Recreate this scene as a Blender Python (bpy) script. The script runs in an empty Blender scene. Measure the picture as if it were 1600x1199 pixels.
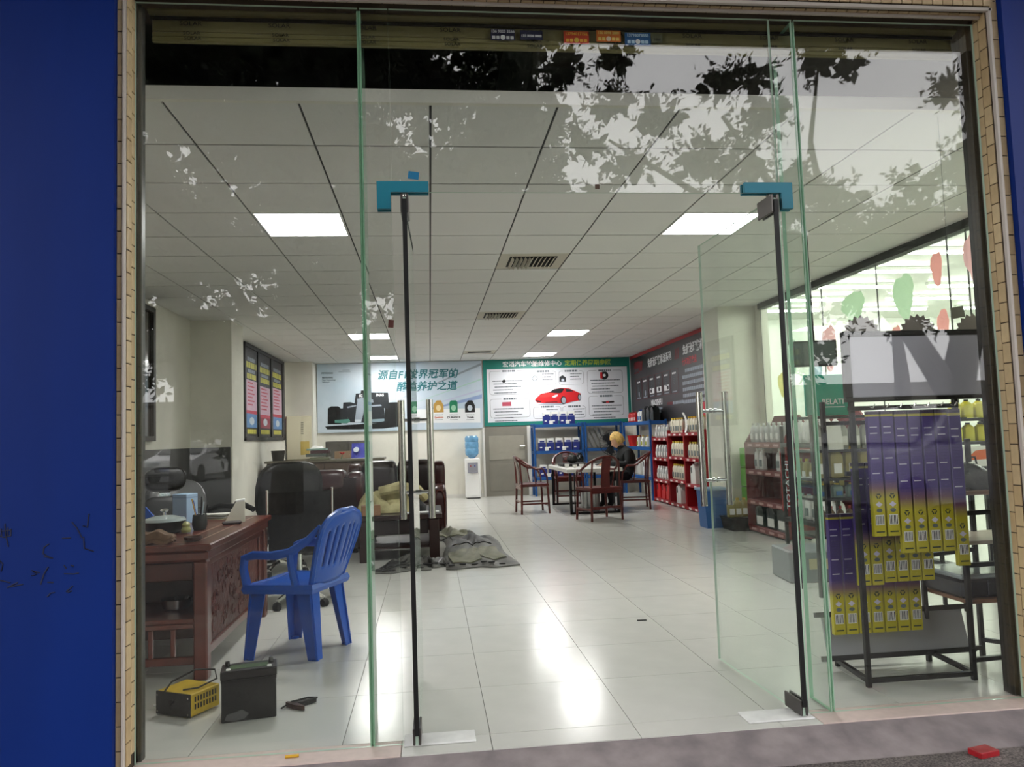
import bpy, bmesh, math, random
from mathutils import Vector, Matrix, Euler
random.seed(7)
R = math.radians
S = bpy.context.scene
COL = S.collection
PI = math.pi

# ------------------------------------------------------------------ camera
CAM_Z = 1.19
def cam_axes(yaw, pitch, roll):
    f = Vector((math.sin(yaw)*math.cos(pitch), math.cos(yaw)*math.cos(pitch), math.sin(pitch)))
    r = Vector((math.cos(yaw), -math.sin(yaw), 0)); u = r.cross(f)
    return r*math.cos(roll)+u*math.sin(roll), -r*math.sin(roll)+u*math.cos(roll), f
cd = bpy.data.cameras.new('camera'); cam = bpy.data.objects.new('camera', cd); COL.objects.link(cam)
cd.sensor_fit = 'HORIZONTAL'; cd.sensor_width = 36.0; cd.lens = 1193.3/1600*36
cd.clip_start = .05; cd.clip_end = 300
_r, _u, _f = cam_axes(.10908, .068697, -.032977)
cam.matrix_world = Matrix(((_r.x,_u.x,-_f.x,0),(_r.y,_u.y,-_f.y,0),(_r.z,_u.z,-_f.z,CAM_Z),(0,0,0,1)))
S.camera = cam

# ------------------------------------------------------------------ world, exposure
SKY = 4.4            # overcast sky
PANEL_E = 42.0        # ceiling led panels
NEXT_E = 70.0         # tubes in the room next door
w = bpy.data.worlds.new('overcast_sky'); S.world = w; w.use_nodes = True
bg = w.node_tree.nodes['Background']; bg.inputs[0].default_value = (1.0, .985, .99, 1); bg.inputs[1].default_value = SKY
vs = S.view_settings; vs.view_transform = 'Standard'; vs.look = 'None'; vs.exposure = 0.0; vs.gamma = 1.0; vs.use_curve_mapping = False
S.display_settings.display_device = 'sRGB'
cy = S.cycles
cy.max_bounces = 8; cy.diffuse_bounces = 4; cy.glossy_bounces = 3; cy.transmission_bounces = 6; cy.transparent_max_bounces = 18
cy.caustics_reflective = False; cy.caustics_refractive = False; cy.use_denoising = True; cy.sample_clamp_indirect = 6.0; cy.use_adaptive_sampling = True; cy.adaptive_threshold = .05; cy.adaptive_min_samples = 12

# ------------------------------------------------------------------ materials
def srgb(r, g, b):
    f = lambda c: (c/255/12.92) if c/255 <= .04045 else ((c/255+.055)/1.055)**2.4
    return (f(r), f(g), f(b))
MATS = {}
def mat(name, c, rough=.6, metal=0, var=0, vscale=8, bump=0, bscale=60, coat=0, emit=None, spec=.5, c2=None, stretch=None, trans=0):
    if name in MATS: return MATS[name]
    m = bpy.data.materials.new(name); m.use_nodes = True; nt = m.node_tree; b = nt.nodes['Principled BSDF']
    if isinstance(c[0], int): c = srgb(*c)
    if c2 is not None and isinstance(c2[0], int): c2 = srgb(*c2)
    b.inputs['Base Color'].default_value = (*c, 1); b.inputs['Roughness'].default_value = rough
    b.inputs['Metallic'].default_value = metal; b.inputs['Specular IOR Level'].default_value = spec
    if coat: b.inputs['Coat Weight'].default_value = coat; b.inputs['Coat Roughness'].default_value = .08
    if trans: b.inputs['Transmission Weight'].default_value = trans
    if emit:
        b.inputs['Emission Color'].default_value = (*c, 1); b.inputs['Emission Strength'].default_value = emit
    m.diffuse_color = (*c, 1)
    if var or bump:
        tc = nt.nodes.new('ShaderNodeTexCoord'); mp = nt.nodes.new('ShaderNodeMapping')
        nt.links.new(tc.outputs['Object'], mp.inputs[0])
        if stretch: mp.inputs['Scale'].default_value = stretch
    if var:
        n = nt.nodes.new('ShaderNodeTexNoise'); n.inputs['Scale'].default_value = vscale; n.inputs['Detail'].default_value = 5
        nt.links.new(mp.outputs[0], n.inputs['Vector'])
        cr = nt.nodes.new('ShaderNodeValToRGB'); nt.links.new(n.outputs['Fac'], cr.inputs[0])
        lo = c2 if c2 is not None else tuple(x*(1-var) for x in c)
        hi = c if c2 is not None else tuple(min(1, x*(1+var)) for x in c)
        cr.color_ramp.elements[0].position = .3; cr.color_ramp.elements[1].position = .7
        cr.color_ramp.elements[0].color = (*lo, 1); cr.color_ramp.elements[1].color = (*hi, 1)
        nt.links.new(cr.outputs[0], b.inputs['Base Color'])
    if bump:
        n2 = nt.nodes.new('ShaderNodeTexNoise'); n2.inputs['Scale'].default_value = bscale; n2.inputs['Detail'].default_value = 4
        nt.links.new(mp.outputs[0], n2.inputs['Vector'])
        bp = nt.nodes.new('ShaderNodeBump'); bp.inputs['Strength'].default_value = bump; bp.inputs['Distance'].default_value = .01
        nt.links.new(n2.outputs['Fac'], bp.inputs['Height']); nt.links.new(bp.outputs[0], b.inputs['Normal'])
    MATS[name] = m; return m

def glass_mat(name, tint, f0, dirt=0.0):
    """thin architectural glass: Schlick reflection over a tinted see-through pane, a little dust"""
    if name in MATS: return MATS[name]
    m = bpy.data.materials.new(name); m.use_nodes = True; nt = m.node_tree; nt.nodes.clear()
    N = nt.nodes.new; L = nt.links.new
    out = N('ShaderNodeOutputMaterial'); tr = N('ShaderNodeBsdfTransparent'); gl = N('ShaderNodeBsdfGlossy')
    tr.inputs[0].default_value = (*tint, 1); gl.inputs['Color'].default_value = (1, 1, 1, 1); gl.inputs['Roughness'].default_value = 0.0
    lw = N('ShaderNodeLayerWeight'); lw.inputs['Blend'].default_value = .5
    pw = N('ShaderNodeMath'); pw.operation = 'POWER'; pw.inputs[1].default_value = 5; L(lw.outputs['Facing'], pw.inputs[0])
    ma = N('ShaderNodeMath'); ma.operation = 'MULTIPLY_ADD'; ma.inputs[1].default_value = 1-f0; ma.inputs[2].default_value = f0; L(pw.outputs[0], ma.inputs[0])
    mx = N('ShaderNodeMixShader'); L(ma.outputs[0], mx.inputs[0]); L(tr.outputs[0], mx.inputs[1]); L(gl.outputs[0], mx.inputs[2])
    if dirt:
        tc = N('ShaderNodeTexCoord'); n1 = N('ShaderNodeTexNoise'); n1.inputs['Scale'].default_value = 2.2; n1.inputs['Detail'].default_value = 8; n1.inputs['Roughness'].default_value = .75
        L(tc.outputs['Object'], n1.inputs['Vector'])
        rp = N('ShaderNodeValToRGB'); rp.color_ramp.elements[0].position = .45; rp.color_ramp.elements[0].color = (dirt*.4,)*3+(1,)
        rp.color_ramp.elements[1].position = .8; rp.color_ramp.elements[1].color = (dirt*1.6,)*3+(1,); L(n1.outputs['Fac'], rp.inputs[0])
        df = N('ShaderNodeBsdfDiffuse'); df.inputs[0].default_value = (.62, .64, .62, 1)
        tl = N('ShaderNodeBsdfTranslucent'); tl.inputs[0].default_value = (.62, .64, .62, 1)
        ad = N('ShaderNodeMixShader'); ad.inputs[0].default_value = .5; L(df.outputs[0], ad.inputs[1]); L(tl.outputs[0], ad.inputs[2])
        m2 = N('ShaderNodeMixShader'); L(rp.outputs[0], m2.inputs[0]); L(mx.outputs[0], m2.inputs[1]); L(ad.outputs[0], m2.inputs[2])
        L(m2.outputs[0], out.inputs[0])
    else: L(mx.outputs[0], out.inputs[0])
    MATS[name] = m; return m

# ------------------------------------------------------------------ mesh builder
class MB:
    def __init__(s): s.v = []; s.f = []; s.mi = []; s.cur = 0
    def add(s, vs, fs, T=None):
        o = len(s.v)
        s.v += [tuple(T @ Vector(v)) if T is not None else tuple(v) for v in vs]
        s.f += [tuple(i+o for i in f) for f in fs]; s.mi += [s.cur]*len(fs); return s
    def box(s, x0, y0, z0, x1, y1, z1, T=None):
        v = [(x, y, z) for x in (x0, x1) for y in (y0, y1) for z in (z0, z1)]
        return s.add(v, [(0,1,3,2),(4,6,7,5),(0,4,5,1),(2,3,7,6),(0,2,6,4),(1,5,7,3)], T)
    def rbox(s, x0, y0, z0, x1, y1, z1, b=.01, T=None):
        b = min(b, abs(x1-x0)/2.01, abs(y1-y0)/2.01, abs(z1-z0)/2.01)
        P = [(x0, x1), (y0, y1), (z0, z1)]; v = []; ix = {}
        for a in (0, 1):
            for c in (0, 1):
                for d in (0, 1):
                    sg = (a, c, d)
                    for k in range(3):
                        p = []
                        for q in range(3):
                            e = P[q][sg[q]]
                            if q != k: e += b if sg[q] == 0 else -b
                            p.append(e)
                        ix[(sg, k)] = len(v); v.append(tuple(p))
        f = []
        for k in range(3):
            i, j = [q for q in range(3) if q != k]
            for e in (0, 1):
                q4 = []
                for (a, c) in ((0,0),(1,0),(1,1),(0,1)):
                    sg = [0]*3; sg[k] = e; sg[i] = a; sg[j] = c; q4.append(ix[(tuple(sg), k)])
                f.append(tuple(q4))
        for k in range(3):
            i, j = [q for q in range(3) if q != k]
            for a in (0, 1):
                for c in (0, 1):
                    s0 = [0]*3; s0[i] = a; s0[j] = c; s1 = list(s0); s1[k] = 1; s0, s1 = tuple(s0), tuple(s1)
                    f.append((ix[(s0, i)], ix[(s1, i)], ix[(s1, j)], ix[(s0, j)]))
        for sg in [(a, c, d) for a in (0,1) for c in (0,1) for d in (0,1)]:
            f.append((ix[(sg,0)], ix[(sg,1)], ix[(sg,2)]))
        return s.add(v, f, T)
    def cyl(s, p0, p1, r0, r1=None, n=12, caps=True, T=None):
        r1 = r0 if r1 is None else r1
        p0, p1 = Vector(p0), Vector(p1); d = (p1-p0).normalized()
        a = d.orthogonal().normalized(); b = d.cross(a); v = []
        for p, r in ((p0, r0), (p1, r1)):
            for k in range(n):
                t = 2*PI*k/n; v.append(p+a*(r*math.cos(t))+b*(r*math.sin(t)))
        f = [(k, (k+1) % n, n+(k+1) % n, n+k) for k in range(n)]
        if caps: f += [tuple(range(n))[::-1], tuple(range(n, 2*n))]
        return s.add(v, f, T)
    def tube(s, pts, r, n=8, closed=False, T=None, rs=None, flat=None):
        pts = [Vector(p) for p in pts]; m = len(pts); v = []; up = None
        for i, p in enumerate(pts):
            if closed: d = (pts[(i+1) % m]-pts[i-1]).normalized()
            else: d = (pts[min(i+1, m-1)]-pts[max(i-1, 0)]).normalized()
            if up is None:
                up = d.orthogonal().normalized()
                if abs(d.z) < .9: up = (Vector((0,0,1))-d*d.z).normalized()
            a = (up-d*up.dot(d)); a = a.normalized() if a.length > 1e-6 else d.orthogonal().normalized(); up = a; b = d.cross(a)
            rr = rs[i] if rs else r
            for k in range(n):
                t = 2*PI*(k+.5)/n
                v.append(p+a*(rr*math.cos(t)*(flat or 1))+b*(rr*math.sin(t)))
        f = []
        for i in range(m if closed else m-1):
            j = (i+1) % m
            f += [(i*n+k, i*n+(k+1) % n, j*n+(k+1) % n, j*n+k) for k in range(n)]
        if not closed: f += [tuple(range(n))[::-1], tuple(range((m-1)*n, m*n))]
        return s.add(v, f, T)
    def lathe(s, prof, n=16, c=(0,0,0), T=None, sx=1, sy=1):
        v = []
        for (r, z) in prof:
            for k in range(n):
                t = 2*PI*k/n; v.append((c[0]+r*sx*math.cos(t), c[1]+r*sy*math.sin(t), c[2]+z))
        m = len(prof)
        f = [(i*n+k, i*n+(k+1) % n, (i+1)*n+(k+1) % n, (i+1)*n+k) for i in range(m-1) for k in range(n)]
        if prof[0][0] > 1e-5: f.append(tuple(range(n))[::-1])
        if prof[-1][0] > 1e-5: f.append(tuple(range((m-1)*n, m*n)))
        return s.add(v, f, T)
    def prism(s, pts, a, b, axis='z', T=None):
        n = len(pts)
        def mk(p, h):
            return {'z': (p[0], p[1], h), 'y': (p[0], h, p[1]), 'x': (h, p[0], p[1])}[axis]
        v = [mk(p, a) for p in pts]+[mk(p, b) for p in pts]
        f = [(k, (k+1) % n, n+(k+1) % n, n+k) for k in range(n)]+[tuple(range(n))[::-1], tuple(range(n, 2*n))]
        return s.add(v, f, T)
    def grid(s, fn, nu, nv, T=None, thick=0):
        v = [fn(i/(nu-1), j/(nv-1)) for i in range(nu) for j in range(nv)]
        f = [(i*nv+j, (i+1)*nv+j, (i+1)*nv+j+1, i*nv+j+1) for i in range(nu-1) for j in range(nv-1)]
        if thick:
            o = len(v); v = v+[(p[0], p[1], p[2]-thick) for p in v]
            f = f+[tuple(i+o for i in q)[::-1] for q in f]
            ring = [i*nv for i in range(nu)]+[(nu-1)*nv+j for j in range(1, nv)]+[i*nv+nv-1 for i in range(nu-2, -1, -1)]+[j for j in range(nv-2, 0, -1)]
            m = len(ring); f += [(ring[k], ring[(k+1) % m], ring[(k+1) % m]+o, ring[k]+o) for k in range(m)]
        return s.add(v, f, T)
    def mesh(s, name, mats, smooth=False, fix=True):
        me = bpy.data.meshes.new(name); me.from_pydata(s.v, [], s.f)
        if not isinstance(mats, (list, tuple)): mats = [mats]
        for m in mats: me.materials.append(m)
        if len(mats) > 1: me.polygons.foreach_set('material_index', s.mi)
        if fix:
            bm = bmesh.new(); bm.from_mesh(me); bmesh.ops.recalc_face_normals(bm, faces=bm.faces[:])
            if smooth:
                for f in bm.faces: f.smooth = True
                for e in bm.edges:
                    if len(e.link_faces) == 2 and e.calc_face_angle(0) > R(38): e.smooth = False
            bm.to_mesh(me); bm.free()
        me.update(); return me

def link(name, data, parent=None, loc=None, rot=None):
    o = bpy.data.objects.new(name, data); COL.objects.link(o)
    if parent is not None: o.parent = parent
    if loc is not None: o.location = loc
    if rot is not None: o.rotation_euler = rot
    return o
def tag(o, label=None, cat=None, group=None, kind=None):
    if label: o['label'] = label
    if cat: o['category'] = cat
    if group: o['group'] = group
    if kind: o['kind'] = kind
    return o
def part(name, mb, m, parent, smooth=False, label=None, kind=None, loc=None, rot=None):
    o = link(name, mb.mesh(name, m, smooth), parent, loc, rot)
    return tag(o, label=label, kind=kind)
def thing(name, label, cat, loc=(0,0,0), rz=0, group=None, rot=None):
    o = link(name, None, None, loc, rot if rot else (0,0,rz)); o.empty_display_size = .05
    return tag(o, label, cat, group)
def solo(name, mb, m, label, cat, loc=(0,0,0), rz=0, group=None, smooth=False, rot=None):
    o = link(name, mb.mesh(name, m, smooth), None, loc, rot if rot else (0,0,rz))
    return tag(o, label, cat, group)
def struct(name, mb, m, label=None, smooth=False):
    o = link(name, mb.mesh(name, m, smooth)); return tag(o, label, None, None, 'structure')
def kids(o): return [c for c in COL.objects if c.parent is o] if False else list(o.children)
def dup(o, loc=None, rz=None, label=None, group=None, parent=None, scale=None):
    c = o.copy(); COL.objects.link(c); c.parent = parent
    if loc is not None: c.location = loc
    if rz is not None: c.rotation_euler = (c.rotation_euler[0], c.rotation_euler[1], rz)
    if scale is not None: c.scale = scale
    if label: c['label'] = label
    if group: c['group'] = group
    for ch in o.children: dup(ch, parent=c)
    return c
_tx = {}
def text_mesh(s, size, align='CENTER', bold=0.0, space=1.0, shear=0.0, ext=.0004):
    k = (s, size, align, bold, space, shear, ext)
    if k in _tx: return _tx[k]
    c = bpy.data.curves.new('lettering', 'FONT'); c.body = s; c.size = size; c.align_x = align; c.align_y = 'CENTER'
    c.resolution_u = 2; c.extrude = ext; c.offset = bold; c.space_character = space; c.shear = shear
    t = bpy.data.objects.new('lettering', c); COL.objects.link(t)
    dg = bpy.context.evaluated_depsgraph_get(); me = bpy.data.meshes.new_from_object(t.evaluated_get(dg)); me.name = 'lettering'
    bpy.data.objects.remove(t); bpy.data.curves.remove(c)
    _tx[k] = me; return me
def text(s, size, m, parent, u, v, wz=.003, align='CENTER', bold=0.0, space=1.0, shear=0.0, sx=1.0, name='lettering', rot=0, stand=False):
    me = text_mesh(s, size, align, bold, space, shear).copy(); me.materials.clear(); me.materials.append(m)
    o = link(name, me, parent, (u, v, wz) if not stand else (u, wz, v), (0,0,rot) if not stand else (PI/2,0,0)); o.scale = (sx, 1, 1); return o
# a wall sheet: local u to the right, v up, w out of the wall towards the reader
FACE_CAM = (PI/2, 0, 0); FACE_MX = (PI/2, 0, -PI/2); FACE_PX = (PI/2, 0, PI/2)

# ------------------------------------------------------------------ palette
white_wall = mat('white_wall', (228,225,214), .8, var=.05, vscale=3, bump=.05, bscale=40)
grey_wall_band = mat('grey_dado', (92,92,92), .7, var=.08, vscale=4)
concrete = mat('concrete', (120,116,108), .9, var=.15, vscale=5, bump=.2)
dark_void = mat('dark_void', (70,64,54), .95, var=.2, vscale=3)
ceil_tile = mat('ceiling_tile', (224,223,219), .75, bump=.12, bscale=160)
ceil_grid = mat('ceiling_grid', (44,44,44), .6)
floor_tile = mat('floor_tile', (206,206,200), .18, var=.03, vscale=6, bump=.02, bscale=3, spec=.36)
grout = mat('grout', (120,118,112), .8)
beige_tile = mat('beige_tile', (206,182,140), .45, var=.07, vscale=30, bump=.06, bscale=90)
beige_tile2 = mat('beige_tile_pale', (196,170,128), .45, var=.07, vscale=30, bump=.06, bscale=90)
mortar = mat('mortar', (74,62,50), .9)
trim_white = mat('trim_white', (200,190,180), .5)
blue_paint = mat('blue_paint', (6,42,120), .5, spec=.22, var=.12, vscale=2.5, stretch=(1,1,.25), bump=.05, bscale=14)
ink = mat('marker_ink', (12,18,50), .7)
sill_stone = mat('sill_stone', (205,186,178), .5, var=.06, vscale=25)
apron_conc = mat('apron_concrete', (150,140,140), .85, var=.16, vscale=7, bump=.25, bscale=50, c2=(112,104,106))
olive = mat('shutter_olive', (122,114,70), .55, var=.12, vscale=3)
black_metal = mat('black_metal', (22,22,22), .4, metal=.2)
black_matte = mat('black_matte', (14,14,14), .7)
steel = mat('steel', (190,186,178), .22, metal=1)
chrome = mat('chrome', (220,220,220), .08, metal=1)
rubber = mat('black_rubber', (6,6,6), .6)
teal = mat('teal_paint', (24,128,150), .45, var=.06)
pale = mat('off_white', (222,220,214), .5)
pure_white = mat('pure_white', (240,240,238), .5)
glass = glass_mat('clear_glass', (.975, .985, .975), .041, dirt=.008)
glass_door = glass_mat('door_glass', (.945, .975, .955), .041, dirt=.05)
glass_in = glass_mat('inner_glass', (.97, .985, .975), .04)
glass_fin = mat('glass_fin_green', (160,206,174), .15, spec=.6)
glass_green = mat('glass_edge_green', (200,224,206), .15, spec=.6)
led = mat('led_panel', (1.0, .99, .965), .5, emit=PANEL_E)
tube_e = mat('tube_light', (.95, 1.0, .9), .5, emit=NEXT_E)

FY = 3.11            # glass line
X0, X1 = -1.138, 2.50 # clear opening
ZT = 3.0             # head of the opening
LW, RW, BW = -2.9, 4.15, 15.34
CZ = 2.739

def tileset(parent, rects, fn, mats, name='tile'):
    """rects: (a0,b0,a1,b1); fn(a,b) -> builder of a box; shared mesh per size"""
    cache = {}
    for i, (a0, b0, a1, b1) in enumerate(rects):
        k = (round(a1-a0, 4), round(b1-b0, 4), i % len(mats))
        if k not in cache: cache[k] = fn(a1-a0, b1-b0).mesh(name, mats[i % len(mats)])
        yield link(name, cache[k], parent), a0, b0

# ------------------------------------------------------------------ floor
fl = struct('floor', MB().box(LW-.1, 3.02, -.12, RW+.1, BW+.1, -.004), grout, 'pale glossy tiled shop floor')
step = .583; g = .003
xs = [LW]+[.21+step*k for k in range(-5, 7) if LW+.05 < .21+step*k < RW-.05]+[RW]
ys = [3.02]+[3.15+step*k for k in range(0, 21)]+[BW]
rects = [(xs[i]+g/2, ys[j]+g/2, xs[i+1]-g/2, ys[j+1]-g/2) for i in range(len(xs)-1) for j in range(1, len(ys)-1)]
for o, a, b in tileset(fl, rects, lambda w_, d_: MB().box(0,0,-.006,w_,d_,0), [floor_tile], 'floor_tile'): o.location = (a, b, 0)
struct('trim_1', MB().rbox(X0, 3.0, -.006, -.14, 3.15-g, .001, .002), sill_stone, 'pinkish stone sill strip under the left pane')
struct('trim_12', MB().rbox(1.54, 3.0, -.006, X1, 3.15-g, .001, .002), sill_stone, 'pinkish stone sill strip under the right pane')
for a_, b_ in ((-.137, .207), (.21, .79), (.793, 1.37), (1.373, 1.537)): link('floor_tile', MB().box(a_, 3.0, -.006, b_, 3.147, 0).mesh('floor_tile', floor_tile), fl)
ap = struct('ground_apron', MB().prism([(3.0,-.004),(3.0,-.2),(2.8,-.2),(2.8,-.062)], -8, 12, 'x'), apron_conc, 'sloped grey concrete apron at the shop threshold')

def ground_mat():
    m = bpy.data.materials.new('pavement'); m.use_nodes = True; nt = m.node_tree; b = nt.nodes['Principled BSDF']
    N = nt.nodes.new; L = nt.links.new
    tc = N('ShaderNodeTexCoord'); n1 = N('ShaderNodeTexNoise'); n1.inputs['Scale'].default_value = 3; n1.inputs['Detail'].default_value = 6
    vo = N('ShaderNodeTexVoronoi'); vo.inputs['Scale'].default_value = 90; n2 = N('ShaderNodeTexNoise'); n2.inputs['Scale'].default_value = 130; n2.inputs['Detail'].default_value = 3
    for n in (n1, vo, n2): L(tc.outputs['Object'], n.inputs['Vector'])
    c1 = N('ShaderNodeValToRGB'); c1.color_ramp.elements[0].color = (*srgb(84,78,78),1); c1.color_ramp.elements[1].color = (*srgb(138,130,126),1)
    c1.color_ramp.elements[0].position = .35; c1.color_ramp.elements[1].position = .7
    L(n1.outputs['Fac'], c1.inputs[0])
    c2 = N('ShaderNodeValToRGB'); c2.color_ramp.elements[0].color = (.45,.44,.43,1); c2.color_ramp.elements[1].color = (1.25,1.22,1.18,1)
    c2.color_ramp.elements[0].position = .38; c2.color_ramp.elements[1].position = .62; L(n2.outputs['Fac'], c2.inputs[0])
    mx = N('ShaderNodeMix'); mx.data_type = 'RGBA'; mx.blend_type = 'MULTIPLY'; mx.inputs['Factor'].default_value = 1
    L(c1.outputs[0], mx.inputs['A']); L(c2.outputs[0], mx.inputs['B']); L(mx.outputs['Result'], b.inputs['Base Color'])
    b.inputs['Roughness'].default_value = .95
    bp = N('ShaderNodeBump'); bp.inputs['Strength'].default_value = .6; bp.inputs['Distance'].default_value = .01; L(n2.outputs['Fac'], bp.inputs['Height']); L(bp.outputs[0], b.inputs['Normal'])
    return m
pave = ground_mat()
struct('ground', MB().box(-40, 0.2, -.3, 45, 2.8, -.064), pave, 'rough grey pavement in front of the shop')
struct('road', MB().box(-40, -45, -.3, 45, 0.2, -.066), mat('asphalt', (62,62,64), .9, var=.2, vscale=2, bump=.3, bscale=80), 'dark asphalt road beyond the pavement')

# ------------------------------------------------------------------ ceiling with 600 mm tiles
CX = [.0415+.6*i for i in range(-5, 8)]; CX[0] = LW; CX[-1] = RW
CYs = [3.45]+[3.98+.6*j for j in range(0, 19)]+[BW]
cl = struct('ceiling', MB().box(LW, 3.45, CZ+.008, RW, BW, CZ+.03), ceil_grid, 'suspended white ceiling of square tiles')
LIGHTS = [(-2, 2), (3, 2), (-2, 12), (3, 12), (-2, 17), (3, 17)]
VENTS = [(1, 4), (1, 9), (1, 16)]
rects = []
for ii in range(12):
    for jj in range(len(CYs)-1):
        if (ii-5, jj-1) in LIGHTS or (ii-5, jj-1) in VENTS: continue
        rects.append((CX[ii]+.006, CYs[jj]+.007, CX[ii+1]-.006, CYs[jj+1]-.007))
for o, a, b in tileset(cl, rects, lambda w_, d_: MB().box(0,0,CZ,w_,d_,CZ+.012), [ceil_tile], 'ceiling_tile'): o.location = (a, b, 0)
struct('trim_2', MB().box(LW, 3.42, CZ-.012, RW, 3.45, CZ+.05), white_wall, 'white edge strip of the suspended ceiling')
struct('ceiling_slab', MB().box(LW-.2, 3.3, 3.75, RW+.2, 9, 3.9), dark_void, 'dark concrete slab above the suspended ceiling')
struct('wall_void', MB().box(LW-.2, 7.6, CZ+.05, RW+.2, 7.8, 3.75), concrete, 'concrete wall in the void above the ceiling')
struct('beam_void', MB().box(.55, 3.6, 3.0, .85, 7.6, 3.75), concrete, 'concrete beam in the void above the ceiling')
lab = {(-2,2): 'square lit ceiling panel nearest the door, on the left', (3,2): 'square lit ceiling panel nearest the door, on the right',
       (-2,12): 'lit ceiling panel above the sofas, the nearer of two', (3,12): 'lit ceiling panel on the right, the nearer of the far two',
       (-2,17): 'lit ceiling panel by the racing car poster', (3,17): 'lit ceiling panel by the green maintenance board'}
for (i, j) in LIGHTS:
    x, y = .0415+.6*i, 3.98+.6*j
    t = thing('ceiling_light', lab[(i, j)], 'ceiling light', (x+.3, y+.3, CZ), 0, 'square led ceiling panels')
    fr = MB()
    for a in ((-.295,-.295,.295,-.28),(-.295,.28,.295,.295),(-.295,-.28,-.28,.28),(.28,-.28,.295,.28)): fr.box(a[0],a[1],-.002,a[2],a[3],.01)
    part('frame', fr, pure_white, t); part('diffuser', MB().box(-.28,-.28,0,.28,.28,.006), led, t)
grille = mat('vent_grille', (196,190,172), .5); vent_dark = mat('vent_dark', (30,28,24), .8)
vl = {(1,4): 'louvred square air vent nearest the door', (1,9): 'louvred square air vent in the middle of the ceiling', (1,16): 'dark slot air vent near the back wall'}
for (i, j) in VENTS:
    x, y = .0415+.6*i, 3.98+.6*j
    t = thing('ceiling_vent', vl[(i, j)], 'air vent', (x+.3, y+.3, CZ), 0, 'air vents in the ceiling')
    part('vent_plate', MB().box(-.295,-.295,.004,.295,.295,.01), grille, t)
    if j == 16:
        part('slot', MB().box(-.21,-.06,0,.21,.1,.006), vent_dark, t); part('rim', MB().box(-.24,.12,-.006,.24,.15,.004), pure_white, t)
    else:
        part('duct', MB().box(-.21,-.19,.002,.21,.21,.006), vent_dark, t)
        for k in range(11):
            xx = -.19+.038*k
            part('louvre', MB().box(-.0015,-.19,-.03,.0015,.2,.0, T=Matrix.Translation((xx,0,0)) @ Matrix.Rotation(R(48 if k > 4 else -28),4,'Y')), grille, t)

# ------------------------------------------------------------------ walls
struct('wall_back', MB().box(LW-.1, BW, 0, RW+.1, BW+.1, 3.75), white_wall, 'white back wall of the shop')
struct('wall_left', MB().box(LW-.1, 3.15, 0, LW, 10.3, 3.75).box(LW-.1, 10.3, 0, -2.72, BW, 3.0), white_wall, 'white left wall of the shop')
struct('trim_3', MB().box(LW, 3.3, 0, LW+.012, 9.7, 1.17), grey_wall_band, 'grey painted dado on the left wall')  # lower band of the wall, darker grey than the white above
struct('wall_pier_left', MB().box(LW, 9.7, 0, -2.41, 10.3, CZ), white_wall, 'square white pier on the left wall')
struct('trim_4', MB().box(LW, 9.69, 0, -2.43, 9.7, 1.17), grey_wall_band, 'grey painted dado on the pier')
struct('wall_pier_corner', MB().box(-2.72, 14.9, 0, -2.2, BW, CZ), white_wall, 'white pier in the back left corner')
struct('wall_right', MB().box(RW, 9.1, 0, RW+.1, BW, 3.0), white_wall, 'white right wall of the shop')
struct('wall_pier_right', MB().box(3.66, 9.25, 0, RW, 9.85, CZ), white_wall, 'white pier on the right wall')
struct('wall_front_left', MB().box(-6, 3.02, -.12, X0-.034, 3.16, 3.1).box(LW-.1, 3.16, -.05, X0-.09, 3.3, 3.75), white_wall, 'front wall left of the glass')
struct('wall_front_right', MB().box(X1+.052, 3.02, -.12, 8, 3.16, 3.1).box(X1+.18, 3.16, -.05, 4.25, 3.3, 3.75), white_wall, 'front wall right of the glass')
struct('baseboard_back', MB().box(-2.2, BW-.012, 0, 1.05, BW, .07), pale, 'pale skirting along the back wall')

# ------------------------------------------------------------------ facade: reveals, tiles, blue panels, header, canopy
YF = 3.02
jl = struct('wall_jamb_left', MB().box(X0-.034, YF+.004, -.01, X0-.004, 3.16, ZT+.09), mortar, 'beige tiled reveal left of the glass')
jr = struct('wall_jamb_right', MB().box(X1+.004, YF+.004, -.01, X1+.052, 3.16, ZT+.09), mortar, 'beige tiled reveal right of the glass')
hd = struct('wall_header', MB().box(X0-.034, YF+.004, ZT+.004, X1+.052, 3.3, 3.75), mortar, 'tiled header over the glass front')
th = .088
def vt(parent, x, y, wdt, dep, z_off, axis):
    """a column of upright tiles; axis 'y' faces the street, 'x' faces into the opening"""
    z = z_off
    m_ = [0]
    while z < ZT+.06:
        z1 = min(z+th, ZT+.08)
        tm = beige_tile if random.random() < .6 else beige_tile2
        key = (axis, round(wdt,3), round(z1-z,3), tm.name)
        if key not in vt.c:
            vt.c[key] = (MB().rbox(0,0,0,wdt,.006,z1-z-.004,.0015) if axis == 'y' else MB().rbox(0,0,0,.006,wdt,z1-z-.004,.0015)).mesh('tile', tm)
        link('tile', vt.c[key], parent, (x, y, z)); z = z1
vt.c = {}
vt(jl, X0-.033, YF-.003, .021, 0, 0, 'y'); vt(jr, X1+.019, YF-.003, .032, 0, -.03, 'y')
vt(jl, X0-.005, YF+.012, .042, 0, .02, 'x'); vt(jl, X0-.005, YF+.058, .03, 0, .05, 'x')
vt(jr, X1-.001, YF+.012, .042, 0, .03, 'x'); vt(jr, X1-.001, YF+.058, .03, 0, .0, 'x')
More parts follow.
